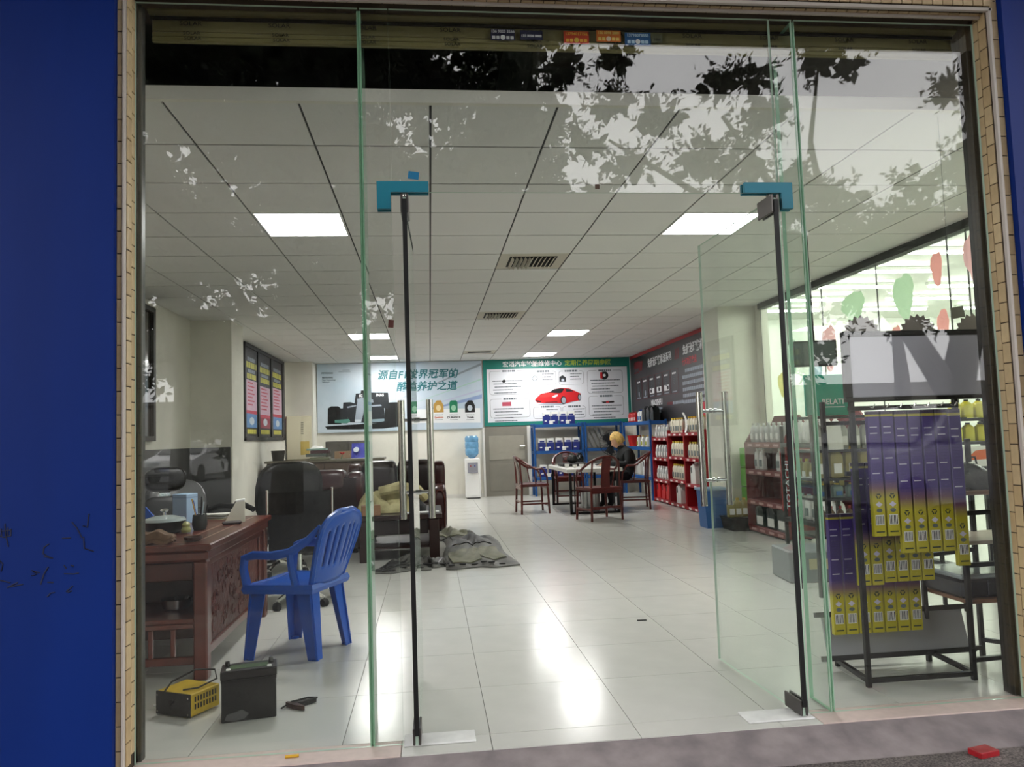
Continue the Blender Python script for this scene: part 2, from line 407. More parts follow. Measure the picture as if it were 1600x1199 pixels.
# header tiles: front row above the trims, soffit row
x = X0-.02; k = 0
hm = [MB().rbox(0,0,0,.0445,.006,.058,.0015).mesh('tile', q) for q in (beige_tile, beige_tile2)]
hs = [MB().rbox(0,0,0,.0445,.05,.006,.0015).mesh('tile', q) for q in (beige_tile, beige_tile2)]
while x < X1+.03:
    link('tile', hm[k % 3 == 0], hd, (x, YF-.003, ZT+.026)); link('tile', hs[k % 3 == 1], hd, (x, YF+.02, ZT-.001)); x += .048; k += 1
struct('trim_5', MB().rbox(X0-.011, YF-.012, -.01, X0-.001, YF+.006, ZT+.012, .002), trim_white, 'pale metal corner trim on the left reveal')
struct('trim_6', MB().rbox(X1+.003, YF-.012, -.01, X1+.017, YF+.006, ZT+.012, .002), trim_white, 'pale metal corner trim on the right reveal')
struct('trim_7', MB().rbox(X0-.02, YF-.012, ZT-.002, X1+.022, YF+.006, ZT+.014, .002).rbox(X0, YF+.035, ZT-.012, X1, YF+.05, ZT, .002), trim_white, 'two pale metal trims under the header')
bl = struct('wall_blue_left', MB().box(-6, YF-.03, -.1, X0-.034, YF, 3.87), blue_paint, 'blue painted cladding panel left of the shop front')
br_ = struct('wall_blue_right', MB().box(X1+.052, YF-.03, -.1, 8, YF, 3.87).box(X0-.034, YF-.03, ZT+.088, X1+.052, YF, 3.87), blue_paint, 'blue painted cladding right of and above the shop front')
struct('roof_canopy', MB().box(-9, 1.3, 3.88, 11, 3.9, 4.1).box(-9, 1.2, 3.88, 11, 1.3, 4.7), concrete, 'concrete canopy over the pavement')
struct('wall_upper', MB().box(-9, 2.9, 4.1, 11, 3.2, 12), concrete, 'upper storey wall over the canopy')
# pen scribbles on the blue panel (strokes traced as loose marks)
def scrib(pts, r=.0024):
    return MB().tube([(a, 0, b) for a, b in pts], r, 5)
def bp_(px_, py_): return (X0-.034 - (180-px_)/1193.3*3.0*1.03, 1.19-(py_-702)/1193.3*3.0*1.0)
strokes = [[(148,795),(146,815),(140,812)],[(125,806),(132,815),(139,830)],[(141,828),(142,845),(155,850)],[(95,836),(88,841),(87,850),(95,855),(100,857)],[(88,854),(100,857)],
 [(112,829),(124,829)],[(115,868),(118,873)],[(124,868),(128,870)],[(115,880),(128,881),(135,880)],[(94,869),(88,880),(84,894)],[(93,891),(101,892)],[(72,873),(80,879),(72,881)],[(74,874),(83,877)],
 [(28,884),(44,889)],[(40,896),(54,889)],[(44,895),(61,892)],[(5,824),(12,822),(21,828),(17,834),(9,830),(5,824)],[(3,846),(8,839),(12,843),(12,850),(7,852),(3,846)],[(24,852),(30,858)],[(29,856),(34,862),(32,872),(27,870),(26,862),(30,858)],
 [(26,820),(34,824),(44,822),(44,812)],[(36,804),(37,820),(41,838)],[(31,811),(32,822)],[(40,810),(40,822)],[(32,815),(44,814)],[(14,883),(11,890),(10,902)],[(118,906),(124,901),(127,898)],[(120,907),(126,905)],[(93,912),(97,907),(103,906)],[(18,920),(21,922),(25,921)]]
for sgs in strokes:
    part('pen_mark', scrib([bp_(a, b) for a, b in sgs]), ink, bl, loc=(0, YF-.0303, 0))

# shutter behind the glass
sh = thing('roller_shutter', 'olive roller shutter rolled up behind the top of the glass', 'shutter', (0, 3.2, 0))
part('shutter_housing', MB().prism([(.0,2.99),(-.02,3.0),(-.03,3.03),(-.02,3.07),(.0,3.08),(.1,3.08),(.1,2.99)], X0+.02, X1-.02, 'x'), olive, sh)
part('shutter_rail', MB().rbox(X0+.02, .01, 2.975, X1-.02, .04, 2.99, .002), mat('dark_olive', (40,36,22), .7), sh)
for k, (a, b) in enumerate([(2.876, 2.897), (2.898, 2.92), (2.921, 2.973)]):
    s_ = part('slat', MB().rbox(X0+.03, .0+.004*k, a, X1-.03, .025, b, .004), olive, sh)
for k in range(10):
    for q, zz in enumerate((2.95, 2.909, 2.887)):
        if q == 2 and k > 5: continue
        text('SOLAR', .026 if q == 0 else .02, mat('shutter_print', (40,38,28), .7), sh, X0+.19+.36*k+.004*q, zz, -.006, sx=1.15, stand=True)
def sticker(cx, cz, w_, h_, c, label, lines, tc=(235,235,235), dot=None, rnd=False):
    t = thing('phone_sticker', label, 'sticker', (cx, 3.193, cz), 0, 'phone number stickers on the shutter')
    if rnd: part('sheet', MB().prism([(math.copysign(abs(math.cos(a))**.6, math.cos(a))*w_/2, math.copysign(abs(math.sin(a))**.8, math.sin(a))*h_/2) for a in [2*PI*q/28 for q in range(28)]], 0, .0015, 'y'), mat('stk%d%d%d' % c, c, .5), t)
    else: part('sheet', MB().box(-w_/2, 0, -h_/2, w_/2, .0015, h_/2), mat('stk%d%d%d' % c, c, .5), t)
    for (s_, sz, zz) in lines: text(s_, sz, mat('stkt%d%d%d' % tc, tc, .5), t, 0, zz, -.0006, bold=.0006, stand=True)
    if dot:
        part('dot', MB().cyl((0,-.001,-.012),(0,0,-.012),.011,n=16), mat('stkd%d%d%d' % dot, dot, .5), t)
        for sx_ in (-1, 1):
            for q in (.022, .04): part('print_block', MB().box(sx_*q-.007,-.0007,-.02,sx_*q+.007,0,-.006), mat('stkt%d%d%d' % tc, tc, .5), t)
sticker(.36, 2.935, .105, .05, (28,28,62), 'navy phone sticker with a white dot on the shutter', [('136 9023 5266', .017, .014)], (225,225,225), (240,240,240))
sticker(.485, 2.936, .1, .042, (30,34,70), 'rounded navy phone sticker on the shutter', [('135 0056 0000', .015, -.004)])
sticker(.685, 2.93, .112, .056, (206,66,28), 'red and orange phone sticker on the shutter', [('13794017756', .018, .016)], (242,180,60), (224,186,60))
sticker(.83, 2.94, .11, .052, (226,120,40), 'orange and yellow phone sticker on the shutter', [('136 0098 2889', .016, .014)], (246,214,110), (240,220,190))
sticker(.962, 2.93, .118, .058, (28,92,150), 'bright blue phone sticker with a white dot on the shutter', [('13798078553', .018, .016)], (190,220,240), (240,240,240))
sticker(1.05, 2.935, .05, .04, (96,98,70), 'small olive printed sticker beside the blue one', [('1596', .016, -.006)], (40,40,30))
text('132 9087 6757', .02, mat('red_print', (90,30,28), .6), sh, 1.29, 3.03, -.034, bold=.0004, stand=True)
# guide rails of the shutter
struct('trim_8', MB().rbox(X0+.002, 3.13, 0, X0+.018, 3.17, 2.99, .002), mat('rail_grey', (60,64,60), .4, metal=.5), 'dark grey shutter guide at the left jamb')
struct('trim_9', MB().rbox(X1-.02, 3.13, 0, X1+.05, 3.2, 2.88, .003), black_metal, 'black shutter guide at the right jamb')

# ------------------------------------------------------------------ glass front
def pane(name, x0, x1, z0, z1, label, y=FY, t=.012):
    b = MB(); b.box(x0, y-t/2, z0, x1, y+t/2, z1)
    b.mi = [1, 1, 0, 0, 1, 1]
    o = link(name, b.mesh(name, [glass, glass_green])); return tag(o, label, None, None, 'structure')
pane('window_1', X0+.002, -.256, .002, ZT-.013, 'large fixed glass pane on the left of the door')
pane('window_2', -.248, -.132, .002, ZT-.013, 'narrow fixed glass pane left of the open door')
pane('window_3', -.128, 1.528, 2.205, ZT-.013, 'glass transom over the open double door')
pane('window_4', 1.532, 1.634, .002, ZT-.013, 'narrow fixed glass pane right of the open door')
pane('window_5', 1.646, X1-.002, .002, ZT-.013, 'large fixed glass pane on the right in front of the display rack')
for n_, xx, lb in (('window_6', -.252, 'upright glass fin left of the door'), ('window_7', 1.64, 'upright glass fin right of the door')):
    b = MB(); b.box(xx-.009, FY+.0065, .002, xx+.009, FY+.18, ZT-.02); b.mi = [0, 0, 1, 1, 1, 1]
    tag(link(n_, b.mesh(n_, [glass_door, glass_fin])), lb, None, None, 'structure')
def patch(name, xa, xb, xleg0, xleg1, label):
    t = thing(name, label, 'door fitting', (0, FY, 0))
    for s_ in (-1, 1):
        y0, y1 = (.007, .024) if s_ > 0 else (-.024, -.007)
        pts = [(xa, 2.245), (xb, 2.245), (xb, 2.2), (xleg1 if xleg0 == xa else xleg0, 2.2)]
        if xleg0 == xa: pts = [(xa, 2.245), (xb, 2.245), (xb, 2.2), (xleg1, 2.2), (xleg1, 2.13), (xa, 2.13)]
        else: pts = [(xa, 2.245), (xb, 2.245), (xb, 2.13), (xleg0, 2.13), (xleg0, 2.2), (xa, 2.2)]
        part('cover_plate', MB().prism(pts, y0, y1, 'y'), teal, t)
    return t
patch('patch_fitting', -.19, .02, -.19, -.135, 'teal angled patch fitting over the left door leaf')
patch('patch_fitting', 1.37, 1.585, 1.535, 1.585, 'teal angled patch fitting over the right door leaf')
solo('tape_piece', MB().box(-.022,-.0005,-.016,.022,.0005,.016), mat('tape_blue', (20,120,165), .5), 'small blue tape piece on the transom over the left fitting', 'tape', (-.04, FY-.0068, 2.275), 0, rot=(0, R(8), 0))
solo('tape_piece', MB().box(-.01,-.0005,-.01,.01,.0005,.01), mat('tape_brown', (80,60,45), .6), 'tiny brown sticker on the transom over the doorway', 'sticker', (.73, FY-.0068, 2.23), 0)
solo('tape_piece', MB().box(-.011,-.0005,-.016,.011,.0005,.016), mat('tape_red', (90,45,40), .6), 'small dark red sticker on the narrow left pane', 'sticker', (-.145, FY-.0068, 1.66), 0, rot=(0, R(6), 0))

def door_leaf(name, hx, label, ang, hs_):
    """a glass leaf swung inwards; local x from the pivot edge to the free edge, built in the opened position"""
    t = link(name, None, None, (hx, FY, 0), (0, 0, ang)); tag(t, label, None, None, 'structure')
    W, x0 = .78, -.05
    b = MB(); b.box(x0, -.006, .012, W, .006, 2.17); b.mi = [1, 1, 0, 0, 1, 1]
    part_ = link('glass_leaf', b.mesh('glass_leaf', [glass_door, glass_green]), t)
    part('edge_seal', MB().box(x0-.012, -.009, .05, x0-.0005, .009, 2.16), rubber, t, label='black rubber edge seal')
    for z0, z1 in ((.0125, .075), (2.105, 2.185)):
        c = part('pivot_clamp', MB().rbox(x0-.006, -.016, z0, x0+.13, -.0065, z1, .003).rbox(x0-.006, .0065, z0, x0+.13, .016, z1, .003), mat('clamp_grey', (86,82,80), .35, metal=.7), t)
    part('top_pivot', MB().cyl((0,0,2.186),(0,0,2.199),.012), steel, t); part('bottom_pivot', MB().cyl((0,0,.0085),(0,0,.0115),.015), steel, t)
    h = link('pull_handle', None, t); 
    for s_ in (-1, 1):
        pl = part('tube', MB().cyl((.71, s_*.07, .8), (.71, s_*.07, 1.385), .017, n=16), steel, h, True)
    for zz in (.93, 1.285):
        part('fixing_bar', MB().cyl((.71,-.07,zz),(.71,.07,zz),.008).cyl((.71,-.02,zz),(.71,-.0065,zz),.013).cyl((.71,.0065,zz),(.71,.02,zz),.013), chrome, h, True)
    return t
door_leaf('door_1', -.078, 'left glass door leaf swung open, seen edge on', R(89.2), 1)
door_leaf('door_2', 1.487, 'right glass door leaf swung open into the shop', R(92.4), -1)
solo('floor_plate', MB().rbox(-.14, -.055, 0, .14, .055, .007, .002), mat('plate_steel', (228,228,226), .45, var=.06, vscale=20), 'steel floor spring plate under the left door leaf', 'floor plate', (.01, 3.135, .001))
solo('floor_plate', MB().rbox(-.14, -.06, 0, .14, .06, .007, .002), mat('plate_steel', (228,228,226), .45), 'steel floor spring plate under the right door leaf', 'floor plate', (1.39, 3.108, .001))
#---PART3---
# ------------------------------------------------------------------ the street behind the viewer (seen in the glass)
leaf_m = mat('leaf_green', (36,50,24), .5, var=.3, vscale=.8); bark = mat('bark', (62,54,46), .9, var=.25, vscale=9, bump=.5, bscale=30)
def foliage(blobs, n_per, size, rnd):
    """leaves on twigs: coarse leaves fill the core of a bough, fine ones its rim; blobs = (x,y,z,r)"""
    v = []; f = []
    def leaf(p, dr, l, w_):
        sd = dr.cross(Vector((rnd.gauss(0,1), rnd.gauss(0,1), rnd.gauss(0,1)))).normalized()*w_; o = len(v)
        v.extend([p, p+dr*l*.35+sd, p+dr*l*.7+sd*.7, p+dr*l, p+dr*l*.7-sd*.7, p+dr*l*.35-sd]); f.append((o,o+1,o+2,o+3,o+4,o+5))
    G = lambda: Vector((rnd.gauss(0,1), rnd.gauss(0,1), rnd.gauss(0,1)))
    for (bx, by, bz, br) in blobs:
        c = Vector((bx, by, bz))
        for _ in range(int(26*br*br/(size*size*9))+14):
            d = G().normalized()*(br*.8*rnd.random()**.5); leaf(c+Vector((d.x,d.y,d.z*.85)), G().normalized(), size*2.4, size*.8)
        for _ in range(int(n_per*br*br)+10):
            d = G().normalized(); p = c+Vector((d.x,d.y,d.z*.85))*(br*rnd.uniform(.68,1.0)); ax = (d+G()*.35).normalized()
            for q in range(8):
                leaf(p+ax*(q*size*.3), (ax*.6+G()*.7).normalized(), size*rnd.uniform(.75,1.15), size*rnd.uniform(.16,.22))
    me = bpy.data.meshes.new('foliage'); me.from_pydata([tuple(a) for a in v], [], f); me.materials.append(leaf_m); me.update(); return me
def tree(label, base, blobs, trunk, n_per, size, seed, limbs=()):
    rnd = random.Random(seed)
    t = thing('street_tree', label, 'tree', base, 0, 'trees along the street')
    part('trunk', MB().tube([(p[0]-base[0], p[1]-base[1], p[2]-base[2]) for p, r in trunk], .1, 10, rs=[r for p, r in trunk]), bark, t, True)
    for lb in limbs:
        part('branch', MB().tube([(p[0]-base[0], p[1]-base[1], p[2]-base[2]) for p, r in lb], .1, 8, rs=[r for p, r in lb]), bark, t, True)
    fo = link('foliage', foliage([(a-base[0], b-base[1], c-base[2], d) for a, b, c, d in blobs], n_per, size, rnd), t); fo['kind'] = 'stuff'
GZ = -.064
y1 = -4.8
A = [(4.6,y1,6.5,.38),(5.3,y1-.3,6.75,.45),(6.2,y1,6.95,.4),(6.7,y1,6.8,.2),(5.1,y1+.2,5.9,.6),(4.2,y1,5.3,.55),(3.5,y1+.3,5.8,.5),(2.9,y1,6.2,.42),(3.2,y1-.3,5.3,.42),(2.45,y1,5.5,.35),(4.9,y1,5.1,.7),(5.8,y1-.2,5.0,.55),(6.4,y1,4.6,.6),(5.4,y1+.3,4.5,.65),
     (8.4,y1,6.5,.35),(8.7,y1+.3,5.9,.45),(8.5,y1,5.3,.55),(8.0,y1-.3,5.0,.5),(8.7,y1,4.7,.5),(7.6,y1,4.4,.55),(8.2,y1,3.9,.5),(6.9,y1,4.0,.6),(2.6,y1,4.7,.3),(3.0,y1,6.9,.3),(2.2,y1,6.7,.35)]+[(random.uniform(3,10), random.uniform(-7,-.5), random.uniform(8.6,10.5), 1.1) for _ in range(30)]  # last boughs sit out of view, added overhead to shade the street
A = [(a_, b_, c_, d_*.72 if c_ < 7.5 else d_) for a_, b_, c_, d_ in A]
tree('leafy street tree with a forked trunk opposite the display rack', (8.15, y1, GZ), A,
     [((8.15,y1,GZ),.34),((8.12,y1,.9),.27),((8.1,y1,1.6),.26),((8.4,y1,2.6),.22),((8.6,y1,4.2),.14),((8.5,y1,5.6),.06)], 90, .11, 3,
     [[((8.1,y1,1.5),.2),((7.5,y1,2.5),.16),((6.6,y1,3.6),.12),((5.4,y1,4.8),.07),((4.6,y1,6.0),.03)],[((7.0,y1,3.2),.09),((5.4,y1+.2,3.9),.07),((3.6,y1+.2,5.0),.04),((2.8,y1,5.6),.02)],[((6.2,y1,4.1),.07),((6.0,y1,5.6),.04),((6.2,y1,6.8),.02)]])
rB = random.Random(5); B = []
for k in range(58):
    B.append((rB.uniform(-7.0,1.9), rB.uniform(-9.5,-6.5), rB.uniform(4.6,9.5), rB.uniform(.7,1.15)))
for k in range(40): B.append((rB.uniform(-8,3), rB.uniform(-9,-1), rB.uniform(9.2,11.5), rB.uniform(.9,1.4)))  # unseen upper crown, added to darken the pavement below
tree('dense dark street tree opposite the left pane', (-2.6, -8, GZ), B, [((-2.6,-8,GZ),.3),((-2.5,-8,2.4),.22),((-2.2,-8,5),.14),((-2.0,-8,8),.05)], 40, .15, 4,
     [[((-2.5,-8,2.4),.14),((-4.2,-8,5.2),.09),((-5.2,-8,7.5),.03)],[((-2.3,-8,3.6),.12),((-.4,-8,5.8),.07),((1.0,-8,7.6),.03)]])
rC = random.Random(6)
def far_tree(cx, cy, z0, z1, rx, label, seed):
    rr = random.Random(seed)
    bl_ = [(cx+rr.uniform(-rx,rx), cy+rr.uniform(-1.6,1.6), rr.uniform(z0,z1), rr.uniform(.9,1.5)) for _ in range(34)]+[(cx+rr.uniform(-rx,rx), cy+rr.uniform(-2,4), rr.uniform(11,13), 1.5) for _ in range(8 if z1 > 8 else 0)]  # second list: high unseen foliage added to block sky light
    tree(label, (cx, cy, GZ), bl_, [((cx,cy,GZ),.26),((cx+.1,cy,2.5),.2),((cx,cy,z1*.7),.1)], 16, .24, seed)
far_tree(-13, -14, 1.8, 9.5, 3.6, 'bushy street tree far down the street on the left', 11)
far_tree(-6.5, -14.5, 1.8, 10, 3.6, 'bushy street tree behind the dense dark one', 12)
far_tree(.2, -14, 1.8, 9, 3.6, 'bushy street tree straight across the street', 13)
far_tree(6.6, -14.5, 2.0, 6.2, 3.4, 'lower bushy street tree across the street', 14)
far_tree(13.2, -14, 5.0, 6.2, 3.6, 'broad low street tree across the street on the right', 15)
struct('wall_street', MB().box(-40, -30.4, GZ, 45, -30, 3.1).box(-40,-30.5,3.1,45,-29.9,3.25), concrete, 'grey boundary wall across the street')
# parked cars, seen mirrored in the panes
car_white = mat('car_white', (205,205,205), .25, coat=.8); car_glass = mat('car_glass', (22,26,28), .08, spec=.8); tyre = mat('tyre', (18,18,18), .8); lampm = mat('head_lamp', (190,195,200), .12, spec=.8)
def car(label, loc, rz, paint):
    t = thing('parked_car', label, 'car', loc, rz)
    # side outline in (y,z), nose at +y, width along x
    sec = [(2.1,.35),(2.12,.6),(1.95,.8),(1.1,.98),(.35,1.42),(-.6,1.5),(-1.5,1.42),(-1.95,1.05),(-2.1,.9),(-2.12,.4),(-1.8,.28),(1.8,.25)]
    def wd(z): return .88 if z < 1.0 else .88-.22*(z-1.0)/.5
    b = MB(); v = [(-wd(z),y,z) for y,z in sec]+[(wd(z),y,z) for y,z in sec]; n = len(sec)
    b.add(v, [(k,(k+1)%n,n+(k+1)%n,n+k) for k in range(n)]+[tuple(range(n))[::-1], tuple(range(n,2*n))])
    part('body', b, paint, t)
    q = [(1.06,1.01),(.36,1.405)]
    part('windscreen', MB().add([(-.78,1.08,1.0),(.78,1.08,1.0),(.66,.4,1.405),(-.66,.4,1.405),(-.78,1.1,1.02),(.78,1.1,1.02),(.66,.42,1.425),(-.66,.42,1.425)], [(0,1,2,3),(4,5,6,7),(0,1,5,4),(2,3,7,6),(1,2,6,5),(0,3,7,4)]), car_glass, t)
    for s_ in (-1,1):
        part('side_window', MB().add([(s_*.885,.85,1.0),(s_*.885,-1.7,1.03),(s_*.70,-1.35,1.4),(s_*.70,.3,1.4),(s_*.87,.85,1.0),(s_*.87,-1.7,1.03),(s_*.68,-1.35,1.4),(s_*.68,.3,1.4)], [(0,1,2,3),(4,5,6,7),(0,1,5,4),(2,3,7,6),(1,2,6,5),(0,3,7,4)]), car_glass, t)
        part('head_lamp', MB().rbox(s_*.5-.2,1.98,.62,s_*.5+.25*1,2.11,.76,.03), lampm, t)
        part('mirror', MB().rbox(s_*.98-.09,.7,.98,s_*.98+.09,.8,1.1,.03), paint, t)
        for yy in (1.3,-1.35): part('wheel', MB().cyl((s_*.72,yy,.31),(s_*.9,yy,.31),.31,n=20), tyre, t)
    part('grille', MB().rbox(-.4,2.08,.4,.4,2.13,.56,.02), black_matte, t)
    part('number_plate', MB().box(-.22,2.1,.42,.22,2.14,.53), mat('plate_blue', (30,60,140), .4), t)
car('white parked car facing the shop across the street', (-8.8, -23.5, GZ), R(8), car_white)
car('silver car parked close behind the viewer on the right', (6.6, -3.6, GZ), R(70), mat('car_silver', (150,152,155), .3, coat=.8))

# ------------------------------------------------------------------ room next door behind the glass partition
nb = mat('neighbour_white', (225,228,220), .6)
struct('floor_next', MB().box(RW+.1, 3.3, -.1, 10.5, 12, -.002), floor_tile, 'pale floor of the room next door')
struct('ceiling_next', MB().box(RW+.1, 3.3, 2.95, 10.5, 12, 3.05), nb, 'white ceiling of the room next door')
struct('wall_next_back', MB().box(RW+.1, 11.9, 0, 10.5, 12, 3), nb, 'white back wall of the room next door')
struct('wall_next_side', MB().box(10.4, 3.3, 0, 10.5, 12, 3), nb, 'white side wall of the room next door')
struct('wall_next_front', MB().box(4.25, 3.16, 0, 10.5, 3.3, 3), nb, 'front wall of the room next door')
k = 0
for yy in (4.4, 5.3, 6.2, 7.1, 8.0, 8.9, 9.8, 10.7):
    for xx in (5.2, 6.9, 8.6):
        t = thing('tube_lamp', 'bright white tube lamp on the ceiling of the room next door', 'ceiling light', (xx, yy, 2.95), 0, 'tube lamps next door')
        part('batten', MB().box(-.62,-.03,-.035,.62,.03,-.001), nb, t); part('tube', MB().cyl((-.6,0,-.05),(.6,0,-.05),.014,n=8), tube_e, t)
# partition panes with dark joints
pf = mat('partition_frame', (52,54,52), .5)
struct('trim_10', MB().box(RW-.03, 3.3, CZ-.07, RW+.06, 9.1, CZ+.2), pf, 'dark head rail of the glass partition')
struct('trim_11', MB().box(RW-.02, 3.3, 0, RW+.05, 9.1, .05), pf, 'dark bottom rail of the glass partition')
ysp = [3.3, 4.35, 5.4, 5.62, 6.6, 7.6, 8.4, 9.1]
for i in range(len(ysp)-1):
    b = MB(); b.box(RW, ysp[i]+.004, .05, RW+.01, ysp[i+1]-.004, CZ-.07); b.mi = [0,0,1,1,1,1]
    tag(link('window_%d' % (8+i), b.mesh('window_%d' % (8+i), [glass_in, pf])), 'pane %s of the glass partition to the room next door' % ['nearest the street','second from the street','narrow strip','fourth from the street','fifth from the street','next to last','beside the white pier'][i], None, None, 'structure')
# coloured stickers on the partition
dec = [('pink',(250,222,224)),('yellow',(250,246,196)),('green',(226,242,224)),('blue',(220,236,244)),('red',(248,206,202)),('orange',(246,214,180)),('mint',(224,244,232))]
for nm, c in dec:
    m_ = mat('decal_'+nm, c, .5)
    nt_ = m_.node_tree; b_ = nt_.nodes['Principled BSDF']; tl = nt_.nodes.new('ShaderNodeBsdfTranslucent'); tl.inputs[0].default_value = (*srgb(*c),1)
    mx_ = nt_.nodes.new('ShaderNodeMixShader'); mx_.inputs[0].default_value = .6; nt_.links.new(b_.outputs[0], mx_.inputs[1]); nt_.links.new(tl.outputs[0], mx_.inputs[2]); nt_.links.new(mx_.outputs[0], nt_.nodes['Material Output'].inputs[0])
def blobpts(rx, rz, n, wob, rr, spikes=0):
    o = []
    for q in range(n):
        a = 2*PI*q/n; s_ = 1+wob*math.sin(3*a+rr.random())+rr.uniform(-wob,wob)*.5
        if spikes: s_ = 1 if q % 2 else .86
        o.append((rx*s_*math.cos(a), rz*s_*math.sin(a)))
    return o
rr = random.Random(21)
places = [(5.1,2.05,.1,.28,'yellow'),(5.3,2.45,.12,.2,'pink'),(4.9,1.75,.12,.16,'orange'),(5.75,2.45,.07,.14,'red'),(5.72,1.95,.07,.16,'red'),(5.95,1.75,.1,.18,'mint'),(5.5,1.6,.05,.12,'blue'),(6.2,2.3,.14,.2,'green'),(6.35,1.9,.08,.16,'red'),(6.9,1.95,.12,.2,'yellow'),(7.0,2.35,.2,.14,'green'),(7.5,2.0,.14,.24,'pink'),(7.8,1.75,.14,.14,'blue'),(8.3,2.0,.1,.2,'mint'),(8.6,1.7,.1,.14,'yellow'),(4.7,2.3,.14,.2,'mint'),(4.6,1.5,.2,.1,'pink'),(5.2,1.4,.2,.1,'blue'),(4.95,2.5,.1,.1,'blue')]
nth = {}
for (yy, zz, ry, rz_, cn) in places:
    nth[cn] = nth.get(cn, 0)+1
    solo('window_sticker', MB().prism(blobpts(ry, rz_, 22, .12, rr), 0, .0012, 'x'), MATS['decal_'+cn], '%s patterned sticker on the glass partition to the next room' % cn, 'sticker', (RW-.0024, yy, zz), group='%s stickers on the partition' % cn)
#---PART4---
# ------------------------------------------------------------------ posters
def rrect(x0, y0, x1, y1, r, n=4):
    o = []
    for (cx_, cy_, a0) in ((x1-r,y1-r,0),(x0+r,y1-r,90),(x0+r,y0+r,180),(x1-r,y0+r,270)):
        for q in range(n+1): a = R(a0+90*q/n); o.append((cx_+r*math.cos(a), cy_+r*math.sin(a)))
    return o
def ell(cx_, cy_, rx, ry, n=20): return [(cx_+rx*math.cos(2*PI*q/n), cy_+ry*math.sin(2*PI*q/n)) for q in range(n)]
def flat(pts, z0, t, m, parent, name): return part(name, MB().prism(pts, z0, z0+t), m, parent)
def rows(parent, lines, m, z=.004, name='fine_print'):
    """unreadable fine print: rows of little dashes (one part)"""
    b = MB(); rr_ = random.Random(len(lines)*7+int(lines[0][0]*100))
    for (u0, v0, u1, h_) in lines:
        u = u0
        while u < u1:
            l = rr_.uniform(.6, 1.6)*h_
            b.box(u, v0-h_/2, z, min(u+l, u1), v0+h_/2, z+.0006); u += l+h_*.25
    return part(name, b, m, parent, kind='stuff')
def outline(pts, wdt, z, m, parent, name='print_line'): return part(name, MB().tube([(a, b, z) for a, b in pts], wdt, 4, closed=True, flat=.3), m, parent)
teal_ink = mat('ink_teal', (36,112,120), .5); dk = mat('ink_dark', (34,38,44), .5); md = mat('ink_mid', (86,96,104), .5); lt = mat('ink_light', (196,206,216), .5); blk = mat('ink_black', (16,17,20), .5)
red_ink = mat('ink_red', (196,26,34), .45); wht = mat('ink_white', (232,234,236), .5); silver_ink = mat('ink_silver', (150,160,172), .5); grn_ink = mat('ink_green', (22,120,84), .5); gold_ink = mat('ink_gold', (186,146,70), .5)
# racing car poster
p = thing('racing_poster', 'pale blue wall poster of a black racing car on the back wall', 'poster', (-2.18, BW-.035, 1.37), 0, rot=FACE_CAM)
part('sheet', MB().box(0,0,-.02,3.25,1.36,0), mat('poster_blue', (176,198,214), .45, var=.12, vscale=1.2, c2=(206,214,224)), p)
def U(cx_): return (cx_-35)/1530*3.27
def V(cx_, cy_): t_ = 45-20*(cx_-35)/1530; return 1.36-(cy_-t_)/(660-30*(cx_-35)/1530)*1.36
def Q(*pts): return [(U(a), V(a, b)) for a, b in pts]
for q, (a, b, c_) in enumerate([((700,420),(1560,60),24),((780,470),(1560,200),14),((860,500),(1560,300),18),((900,520),(1560,360),40)]):
    u0, v0 = U(a[0]), V(*a); u1, v1 = U(b[0]), V(*b); hw = c_*.0021/2
    flat([(u0,v0),(min(u1,3.24),v1-hw),(min(u1,3.24),v1+hw)], .0004+.0004*q, .0005, [silver_ink, mat('ink_mint', (170,205,196), .5), mat('ink_violet', (186,190,214), .5), mat('ink_periwinkle', (140,160,200), .5)][q], p, 'streak')
flat(Q((860,485),(1530,470),(1530,605),(860,610)), .0024, .0006, wht, p, 'caption_band')
text('源自F1世界冠军的', .2, teal_ink, p, 1.97, 1.1, .0035, bold=.004, shear=.18)
text('酷炫养护之道', .2, teal_ink, p, 2.14, .86, .0035, bold=.004, shear=.18)
text('PETRONAS', .045, dk, p, .09, 1.175, .003, 'LEFT', bold=.001); text('PETRONAS', .042, dk, p, .1, 1.085, .003, 'LEFT', bold=.001)
text('Fluid Technology\nSolutions', .038, dk, p, .1, 1.02, .003, 'LEFT')
rows(p, [(.5,1.225,.64,.008),(.42,1.195,.66,.008)], md)
c3 = [('front_wing', [(100,640),(700,600),(790,610),(790,640),(640,660),(400,668),(120,668)], blk),
      ('tyre_print', [(125,620),(130,470),(160,450),(225,450),(245,470),(250,620)], blk), ('tyre_print', [(640,620),(650,440),(690,415),(780,412),(795,440),(795,600),(740,635)], blk),
      ('floor_print', [(240,600),(240,470),(640,460),(650,610)], dk), ('side_pod', [(265,470),(270,415),(330,410),(380,425),(560,420),(690,430),(690,470)], dk),
      ('rear_wing_print', [(370,425),(385,330),(520,320),(680,322),(685,425),(640,440),(420,440)], dk), ('air_box', [(430,330),(432,300),(515,298),(515,330)], blk),
      ('halo_print', [(395,380),(460,365),(540,385),(545,415),(400,420)], silver_ink), ('nose_cone', [(400,400),(450,400),(462,470),(430,600),(370,600),(385,480)], silver_ink),
      ('nose_tip', [(370,575),(430,575),(425,602),(375,602)], lt), ('wing_flap', [(190,580),(320,570),(330,595),(300,612),(190,606)], mat('ink_seagreen', (84,140,128), .5)), ('wing_flap', [(510,575),(640,568),(640,590),(600,600),(510,600)], mat('ink_steel', (130,150,160), .5)),
      ('mirror_print', [(300,455),(380,438),(390,448),(310,468)], silver_ink), ('mirror_print', [(520,440),(610,435),(620,450),(530,456)], silver_ink)]
